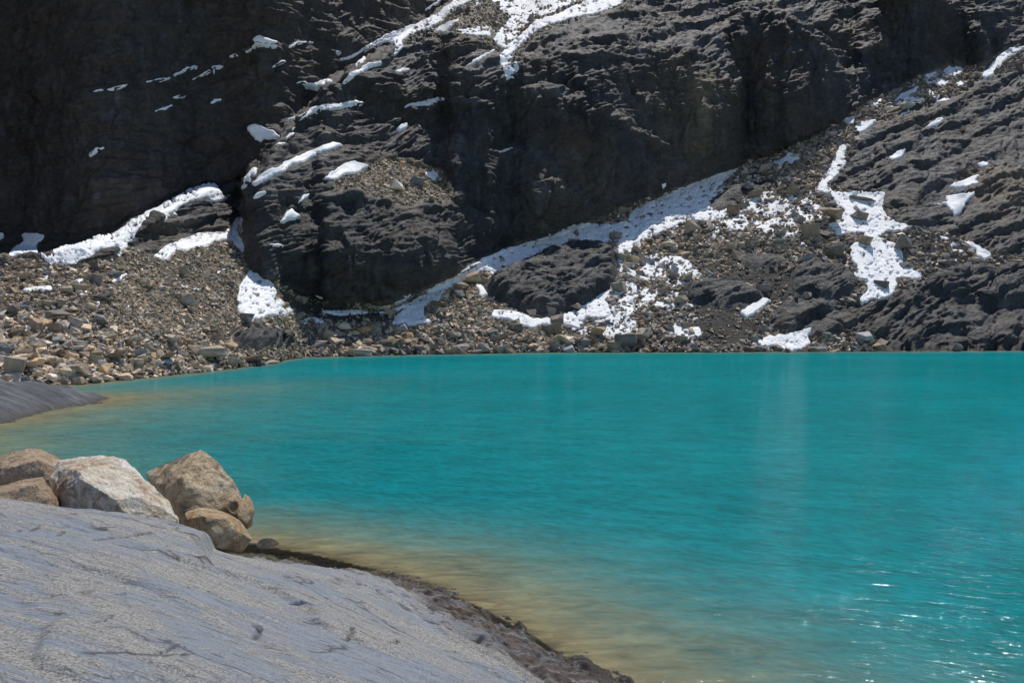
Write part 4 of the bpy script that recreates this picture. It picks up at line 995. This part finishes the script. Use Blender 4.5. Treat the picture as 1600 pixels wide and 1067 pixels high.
shoreA = sstep(1.6, .6, s_ + .9 * wv_ + .6 * sstep(13.5, 17, a_))
wetA = sstep(.55, .12, s_ + .35 * fbm(GX * 1.5, GY * 1.5, 4.4, 3))
bedA = sstep(-.10, -.5, s_ + .15 * wv_); ZG = ZG - .035 * sstep(.6, .0, s_)
f = grid_faces(np.ones((len(gy) - 1, len(gx) - 1), bool))
keepf = (ZG[:-1, :-1] > -3.2)
f = grid_faces(keepf)
co = np.stack([GX, GY, ZG], -1).reshape(-1, 3)
co, f, A1, A2, A3, A4 = compact(co, f, shoreA.ravel(), wetA.ravel(), bedA.ravel(), gall.ravel())
slab = mesh_np('rock_slab', co, f, M_SLAB, attrs={'shore': A1, 'wet': A2, 'bed': A3, 'crack': A4})
tag(slab, 'smooth blue-grey foreground rock slab sloping down to the turquoise water', 'rock slab', kind='structure')

# ------------------------------------------------------------------ low dark rock tongue at the left
def tongue_z(x, y):
    d1 = -18.7 - x + .25 * np.sin(y * .9) + .12 * (44 - y) * 0
    far = 46.5 - y - .05 * (x + 19) * 0
    s = np.minimum(d1, far * .8 + 0 * x)
    s = np.minimum(s, (y - 33.0) * 1.0)
    z = np.where(s > 0, 1.45 * (1 - np.exp(-(np.maximum(s, 0) / 2.3) ** 1.0)), .22 * s)
    return z
hx_, hy_ = np.meshgrid(np.arange(-40, -15, .07), np.arange(32, 50, .07))
hz = tongue_z(hx_, hy_)
hz = hz + np.where(hz > -.3, 1, .4) * (.16 * (ridged(hx_ * .25, hy_ * .9 + hx_ * .3, .5, 4) - .5) + .09 * fbm(hx_ * .8, hy_ * .8, 2.2, 3) + .10 * (ridged(hx_ * 1.6, hy_ * 1.6, 1, 3) - .5) * sstep(.5, .1, hz))
def mat_tongue():
    m = NT('tongue_rock'); v = m.mapping((.5, 2.2, 1), (0, 0, RAD(18)))
    n = m.noise(v, 1.2, 6, .68, .4)
    c = m.ramp(n, [(.35, (.03, .033, .042)), (.52, (.075, .082, .10)), (.68, (.16, .165, .18))])
    ge = m.n("ShaderNodeNewGeometry"); sx = m.n("ShaderNodeSeparateXYZ"); m.t.links.new(ge.outputs['Position'], sx.inputs[0])
    wt = m.ramp(m.math('ADD', sx.outputs['Z'], m.math('MULTIPLY', n, .2)), [(.10, 1.0), (.42, 0.0)])
    c = m.mix(wt, c, (.028, .028, .03))
    c = m.mix(m.ramp(sx.outputs['Z'], [(0.0, 1.0), (.01, 0.0)]), c, (.16, .13, .07))
    nrm = m.bump(m.noise(v, 3.0, 7, .72), .9, .12)
    m.surf(c, m.math('SUBTRACT', .7, m.math('MULTIPLY', wt, .4)), nrm, .35); return m.m
M_TONGUE = mat_tongue()
f = grid_faces(hz[:-1, :-1] > -1.2)
co, f = compact(np.stack([hx_, hy_, hz], -1).reshape(-1, 3), f)
tag(mesh_np('rock_tongue', co, f, M_TONGUE), 'low dark smooth rock tongue reaching into the water from the left', 'rock', kind='structure')

# ------------------------------------------------------------------ lake
wxs = np.concatenate([np.arange(-700, -40, 40), np.arange(-40, 1660, 4), np.arange(1660, 2400, 40)])
wys = np.concatenate([np.arange(548.5, 620, 1.5), np.arange(620, 1120, 3), np.arange(1120, 1700, 40)])
# world-space sheet: rows at chosen distances, columns by bearing
WX, WY = np.meshgrid(wxs, wys)
txw, tzw = ray(WX, WY)
Yw = np.minimum(-CAM_H / tzw, 125); Xw = txw * Yw
shore_xy = np.stack([ray(cxs, shore_w)[0] * Y0, Y0], 1)
def bank_depth(x, y):
    """depth of water from the distance to each bank"""
    _, s = slab_sc(x, y)
    near = np.where((y < 30), -s + .12, 99) 
    dn = .14 * np.maximum(near, 0) + .045 * np.maximum(near, 0) ** 2
    # far bank: compare range with the bank's range in the same bearing
    ratio = x / np.maximum(y, .1)
    yb = np.interp(ratio, shore_xy[:, 0] / shore_xy[:, 1], shore_xy[:, 1])
    slope_far = .30 - .16 * sstep(-.30, -.45, ratio)
    df = slope_far * np.maximum(yb - y, 0)
    dt = -tongue_z(x, y) * .55 + .02
    # the bay on the left is shallow
    bay = .22 + 1.0 * (np.maximum(ratio + .53, 0) / .22) ** 1.3 + 3 * sstep(21, 16, y) * 0
    return np.minimum(np.minimum(dn, df), np.minimum(np.where(y > 30, dt, 99), bay))
dep = np.maximum(bank_depth(Xw, Yw), 0)
dep = dep * (1 + .25 * fbm(Xw * .35, Yw * .35, 0.2, 3)) 
f = grid_faces(np.ones((len(wys) - 1, len(wxs) - 1), bool))

def mat_water():
    m = NT('lake_water')
    def wmap(sx, sy, deg):                                     # turn first, then stretch along the crests
        tc = m.n("ShaderNodeTexCoord"); q = m.n("ShaderNodeMapping"); q.vector_type = 'TEXTURE'
        q.inputs['Rotation'].default_value = (0, 0, RAD(deg)); q.inputs['Scale'].default_value = (1 / sx, 1 / sy, 1)
        m.t.links.new(tc.outputs['Object'], q.inputs[0]); return q.outputs[0]
    v = wmap(.8, 1.8, -20); v2 = wmap(.9, 2.1, -40)
    v3 = m.mapping((1, 1, 1))
    gust = m.noise(m.mapping((.05, .10, 1)), 1.0, 3, .5)
    n1 = m.noise(v, 1.5, 3, .55, .25)
    n2 = m.noise(v2, 5.5, 4, .65, .2)
    n3 = m.noise(v, .35, 2, .5, .2)
    rp = m.noise(v, 2.6, 2, .5, .5)
    rdg = m.math('SUBTRACT', 1.0, m.math('ABSOLUTE', m.math('SUBTRACT', m.math('MULTIPLY', rp, 2.0), 1.0)))   # sharp little crests
    h = m.math('ADD', m.math('MULTIPLY', n1, .50), m.math('ADD', m.math('MULTIPLY', n2, .22), m.math('ADD', m.math('MULTIPLY', rdg, .22), m.math('MULTIPLY', n3, .5))))
    nrm = m.bump(h, 1.0, .10)
    at_ = m.n("ShaderNodeAttribute", attribute_name='murk')
    fac = at_.outputs['Fac']
    at2 = m.n("ShaderNodeAttribute", attribute_name='cover')
    var = m.ramp(m.math('ADD', m.math('MULTIPLY', m.noise(v2, 3.2, 5, .68, .3), .6), m.math('MULTIPLY', m.noise(v, .8, 4, .6), .4)), [(.40, .72), (.60, 1.26)])  # light and dark of the ripples painted into the water colour
    var2 = m.ramp(gust, [(.3, .88), (.7, 1.12)])
    body = m.mix(1.0, m.mix(1.0, (.0005, .156, .176), var, 'MULTIPLY'), var2, 'MULTIPLY')
    # the shallows: silt and stones on the floor tint the cloudy water
    stn = m.noise(m.mapping((1, 2.4, 1), (0, 0, RAD(-25))), 1.5, 6, .7, .6)
    stn2 = m.noise(m.mapping((1, 1, 1)), .55, 4, .6, .5)
    silt = m.ramp(m.math('ADD', m.math('MULTIPLY', stn, .65), m.math('MULTIPLY', stn2, .35)), [(.34, (.080, .068, .040)), (.43, (.155, .125, .065)), (.52, (.205, .170, .085)), (.62, (.28, .24, .125))])
    dk = m.n("ShaderNodeMapRange"); m.t.links.new(fac, dk.inputs['Value']); dk.inputs['From Min'].default_value = 0.0; dk.inputs['From Max'].default_value = .11; dk.inputs['To Min'].default_value = 1.0; dk.inputs['To Max'].default_value = 0.0
    dkm = m.math('MULTIPLY', dk.outputs[0], m.ramp(stn, [(.40, 1.0), (.62, .25)]))
    silt = m.mix(dkm, silt, (.062, .052, .036))
    body = m.mix(m.math('ADD', fac, m.math('MULTIPLY', m.math('MULTIPLY', m.math('SUBTRACT', stn2, .5), 1.3), m.math('MULTIPLY', fac, m.math('SUBTRACT', 1.0, fac))), clamp=True), silt, body)
    dif = m.n("ShaderNodeBsdfDiffuse"); m.t.links.new(body, dif.inputs[0]); 
    dn = m.bump(h, .5, .12); m.t.links.new(dn, dif.inputs['Normal'])
    tr = m.n("ShaderNodeBsdfTransparent"); tr.inputs[0].default_value = (.86, .90, .80, 1)
    mx = m.n("ShaderNodeMixShader"); m.t.links.new(at2.outputs['Fac'], mx.inputs[0]); m.t.links.new(tr.outputs[0], mx.inputs[1]); m.t.links.new(dif.outputs[0], mx.inputs[2])
    gl = m.n("ShaderNodeBsdfGlossy"); gl.inputs['Roughness'].default_value = .05; gl.inputs['Color'].default_value = (1, 1, 1, 1); m.t.links.new(nrm, gl.inputs['Normal'])
    fr = m.n("ShaderNodeFresnel"); fr.inputs['IOR'].default_value = 1.33; m.t.links.new(nrm, fr.inputs['Normal'])
    ff = m.math('MINIMUM', m.math('MULTIPLY', fr.outputs[0], .55), .12)
    m2 = m.n("ShaderNodeMixShader"); m.t.links.new(ff, m2.inputs[0]); m.t.links.new(mx.outputs[0], m2.inputs[1]); m.t.links.new(gl.outputs[0], m2.inputs[2])
    m.t.links.new(m2.outputs[0], m.out.inputs[0])
    return m.m
M_WATER = mat_water()
co = np.stack([Xw, Yw, np.zeros_like(Xw)], -1).reshape(-1, 3)
tag(mesh_np('lake_water', co, f, M_WATER, attrs={'murk': 1 - np.exp(-1.85 * dep), 'cover': sstep(-.001, .004, dep)}), 'opaque turquoise lake with fine ripples', 'lake', kind='structure')
# lakebed
mb = NT('lakebed_silt'); vb = mb.mapping()
mb.surf(mb.ramp(mb.noise(vb, .8, 6, .65), [(.38, (.16, .125, .07)), (.55, (.50, .40, .22)), (.7, (.62, .50, .29))]), .9, mb.bump(mb.noise(vb, 2.0, 5), .8, .1))
bx, by = np.meshgrid(np.arange(-70, 90, .6), np.arange(-8, 130, .6))
bd = bank_depth(bx, by)
bz = -np.clip(bd, 0, 6) - .12 + .10 * fbm(bx * .5, by * .5, 6.1, 3)
_, sb = slab_sc(bx, by); bz = np.where((by < 30) & (sb > -6), np.minimum(bz, -.3 * np.maximum(-sb, 0) - .5), bz)
co = np.stack([bx, by, bz], -1).reshape(-1, 3)
tag(mesh_np('lakebed', co, grid_faces(np.ones((bx.shape[0] - 1, bx.shape[1] - 1), bool)), mb.m), 'brown lake floor showing through the shallows', 'lakebed', kind='structure')

# ------------------------------------------------------------------ the near blocks
def mat_block(name, c1, c2, c3, stain, stain_amt=.5):
    m = NT(name); v = m.mapping()
    n1 = m.noise(v, 1.8, 6, .65, .5); n2 = m.noise(v, 9, 5, .7, .4); n3 = m.noise(v, 42, 3, .7)
    c = m.ramp(n1, [(.32, c1), (.52, c2), (.70, c3)])
    c = m.mix(m.ramp(m.noise(m.mapping(loc=(7, 3, 1)), 2.6, 5, .68, .8), [(.50, 0.0), (.60, stain_amt)]), c, stain)
    c = m.mix(1.0, c, m.ramp(n2, [(.32, .45), (.46, 1.0), (.7, 1.22)]), 'MULTIPLY')
    c = m.mix(1.0, c, m.ramp(n3, [(.32, .68), (.6, 1.1)]), 'MULTIPLY')
    nrm = m.bump(m.math('ADD', m.noise(v, 5, 8, .72, .3), m.math('MULTIPLY', n3, .16)), 1.0, .12)
    m.surf(c, .82, nrm, .25); return m.m
MB_WHITE = mat_block('white_block_rock', (.50, .40, .28), (.70, .645, .55), (.82, .79, .73), (.36, .17, .07), .65)
MB_TAN = mat_block('tan_block_rock', (.34, .24, .14), (.60, .47, .31), (.74, .65, .50), (.13, .125, .115), .7)
MB_BROWN = mat_block('brown_block_rock', (.28, .20, .13), (.46, .355, .25), (.60, .50, .39), (.30, .15, .08), .5)
MB_OCHRE = mat_block('ochre_block_rock', (.30, .20, .11), (.50, .38, .24), (.66, .57, .43), (.30, .17, .07), .6)
MB_DARK = mat_block('dark_stone_rock', (.03, .03, .03), (.06, .055, .05), (.10, .09, .08), (.10, .07, .03), .5)
def block(name, pts, mat, label, seed, sub=4, amp=.07, bev=.007):
    bm = bmesh.new()
    P = [at(*p) for p in pts]
    ctr = sum(P, Vector()) / len(P)
    for p in P: bm.verts.new(p - ctr)
    r = bmesh.ops.convex_hull(bm, input=bm.verts)
    bmesh.ops.delete(bm, geom=list({g for g in r['geom_interior'] + r['geom_unused'] if isinstance(g, bmesh.types.BMVert)}), context='VERTS')
    bmesh.ops.dissolve_limit(bm, angle_limit=RAD(7), verts=bm.verts, edges=bm.edges)
    bmesh.ops.bevel(bm, geom=list(bm.edges), offset=bev, segments=2, affect='EDGES', profile=.6)
    bmesh.ops.triangulate(bm, faces=bm.faces)
    for it in range(9):                                  # even out to small triangles
        lim = .045
        long = [e for e in bm.edges if e.calc_length() > lim]
        if not long: break
        bmesh.ops.subdivide_edges(bm, edges=long, cuts=1)
        bmesh.ops.triangulate(bm, faces=[f for f in bm.faces if len(f.verts) > 3])
        if len(bm.verts) > 60000: break
    bm.normal_update()
    me = bpy.data.meshes.new(name); bm.to_mesh(me); bm.free()
    nv = len(me.vertices); v = np.empty(nv * 3, np.float32); me.vertices.foreach_get('co', v); v = v.reshape(-1, 3)
    nn = np.empty(nv * 3, np.float32); me.vertices.foreach_get('normal', nn); nn = nn.reshape(-1, 3)
    rr = np.random.RandomState(int(seed))
    for k in range(26 if amp > .02 else 6):                                  # knock off flat fracture faces
        u = rr.normal(size=3); u[2] = min(u[2], .3); u /= np.linalg.norm(u)
        t_ = v @ u; hcut = t_.max() * rr.uniform(.88, .98)
        ex = np.maximum(t_ - hcut, 0); v = v - ex[:, None] * u
    x, y, z = v[:, 0] + seed, v[:, 1], v[:, 2]
    # chipped steps, broad dents and fine roughness
    dent = fbm(x * 1.6, y * 1.6, z * 1.6, 3)
    stp = ridged(x * 2.6, y * 2.6, z * 3.4, 4) - .5
    q = fbm(x * 1.9 + 5, y * 1.9, z * 2.4, 2) * 5; chip = (np.floor(q) + sstep(.0, .25, q - np.floor(q))) / 5
    d = amp * (.40 * dent + .6 * stp + .8 * chip) + amp * .3 * fbm(x * 9, y * 9, z * 9, 3)
    v = v + nn * d[:, None]
    me.vertices.foreach_set('co', v.ravel()); me.materials.append(mat)
    me.polygons.foreach_set('use_smooth', np.ones(len(me.polygons), bool)); me.update()
    try: me.set_sharp_from_angle(angle=RAD(24))
    except Exception: pass
    o = bpy.data.objects.new(name, me); COL.objects.link(o); o.location = ctr
    return tag(o, label, 'boulder', 'loose blocks at the edge of the near slab')

block('boulder', [(78, 748, 12.9), (92, 721, 13.3), (128, 711, 13.5), (168, 709, 13.6), (190, 714, 13.5), (212, 735, 13.3), (240, 762, 13.1), (266, 787, 12.9), (290, 812, 12.7), (291, 822, 12.6), (281, 834, 12.5),
                  (258, 804, 12.25), (222, 790, 12.0), (180, 792, 11.9), (150, 770, 12.0), (118, 742, 12.25), (92, 746, 12.5), (88, 790, 12.5), (130, 840, 12.2), (180, 852, 12.1), (240, 850, 12.4), (120, 830, 13.8), (220, 835, 13.8)],
      MB_WHITE, 'large whitish block with orange stains, biggest of the near boulders', 1.0, amp=.055)
block('boulder', [(228, 740, 15.0), (244, 730, 14.95), (266, 722, 14.9), (296, 707, 14.75), (313, 702, 14.6), (326, 710, 14.6), (346, 736, 14.6), (368, 758, 14.5), (381, 772, 14.3), (376, 790, 14.1), (366, 808, 14.0),
                  (300, 812, 13.75), (276, 785, 13.9), (284, 750, 14.05), (250, 768, 14.3), (300, 850, 13.9), (370, 845, 14.3), (250, 820, 14.6), (330, 820, 15.6), (250, 810, 15.6)],
      MB_TAN, 'large pointed tan block, tallest of the near boulders beside the water', 9.0, amp=.05)
block('boulder', [(383, 772, 14.2), (394, 782, 14.2), (397, 798, 14.1), (391, 822, 13.95), (372, 808, 13.8), (371, 796, 13.85), (388, 776, 14.6), (394, 820, 14.5), (380, 830, 14.3)],
      MB_OCHRE, 'narrow ochre splinter leaning on the right side of the pointed block', 17.0, amp=.018, bev=.006)
block('boulder', [(287, 798, 13.7), (310, 794, 13.7), (345, 797, 13.8), (362, 803, 13.8), (380, 820, 13.7), (394, 838, 13.5), (398, 848, 13.35), (386, 861, 13.15), (352, 853, 12.95), (326, 852, 12.9), (302, 838, 12.95), (294, 814, 13.1),
                  (318, 808, 12.95), (352, 812, 13.1), (320, 860, 13.6), (380, 866, 13.8)],
      MB_OCHRE, 'small ochre block lying in front of the pointed one', 23.0, amp=.035, bev=.007)
block('boulder', [(-40, 738, 14.4), (-12, 716, 14.5), (20, 706, 14.6), (45, 700, 14.6), (64, 702, 14.6), (84, 712, 14.5), (106, 722, 14.5), (120, 740, 14.3), (95, 790, 13.9), (60, 720, 14.0), (20, 730, 13.85), (-40, 790, 13.9), (50, 800, 13.8), (40, 790, 15.2), (-30, 780, 15.2)],
      MB_BROWN, 'brown block behind the large whitish one at the left edge', 31.0, amp=.05)
block('boulder', [(-50, 768, 12.5), (0, 757, 12.6), (40, 748, 12.7), (66, 745, 12.7), (76, 756, 12.5), (88, 775, 12.4), (100, 800, 12.2), (60, 830, 11.9), (0, 830, 11.8), (56, 757, 12.2), (10, 768, 12.05), (-50, 782, 11.9), (-50, 820, 11.9), (80, 800, 13.2), (-50, 800, 13.2)],
      MB_BROWN, 'low dark-fronted block with a pale top at the left edge', 43.0, amp=.04)
block('boulder', [(402, 846, 17.0), (412, 841, 17.1), (424, 842, 17.2), (436, 849, 17.1), (432, 857, 16.9), (415, 862, 16.8), (400, 858, 16.8), (415, 850, 17.4), (430, 852, 17.4)],
      MB_DARK, 'small wet dark stone in the shallows right of the ochre block', 57.0, amp=.03, bev=.006)

SC.cycles.max_bounces = 6
SC.cycles.transparent_max_bounces = 6
SC.cycles.sample_clamp_indirect = 4
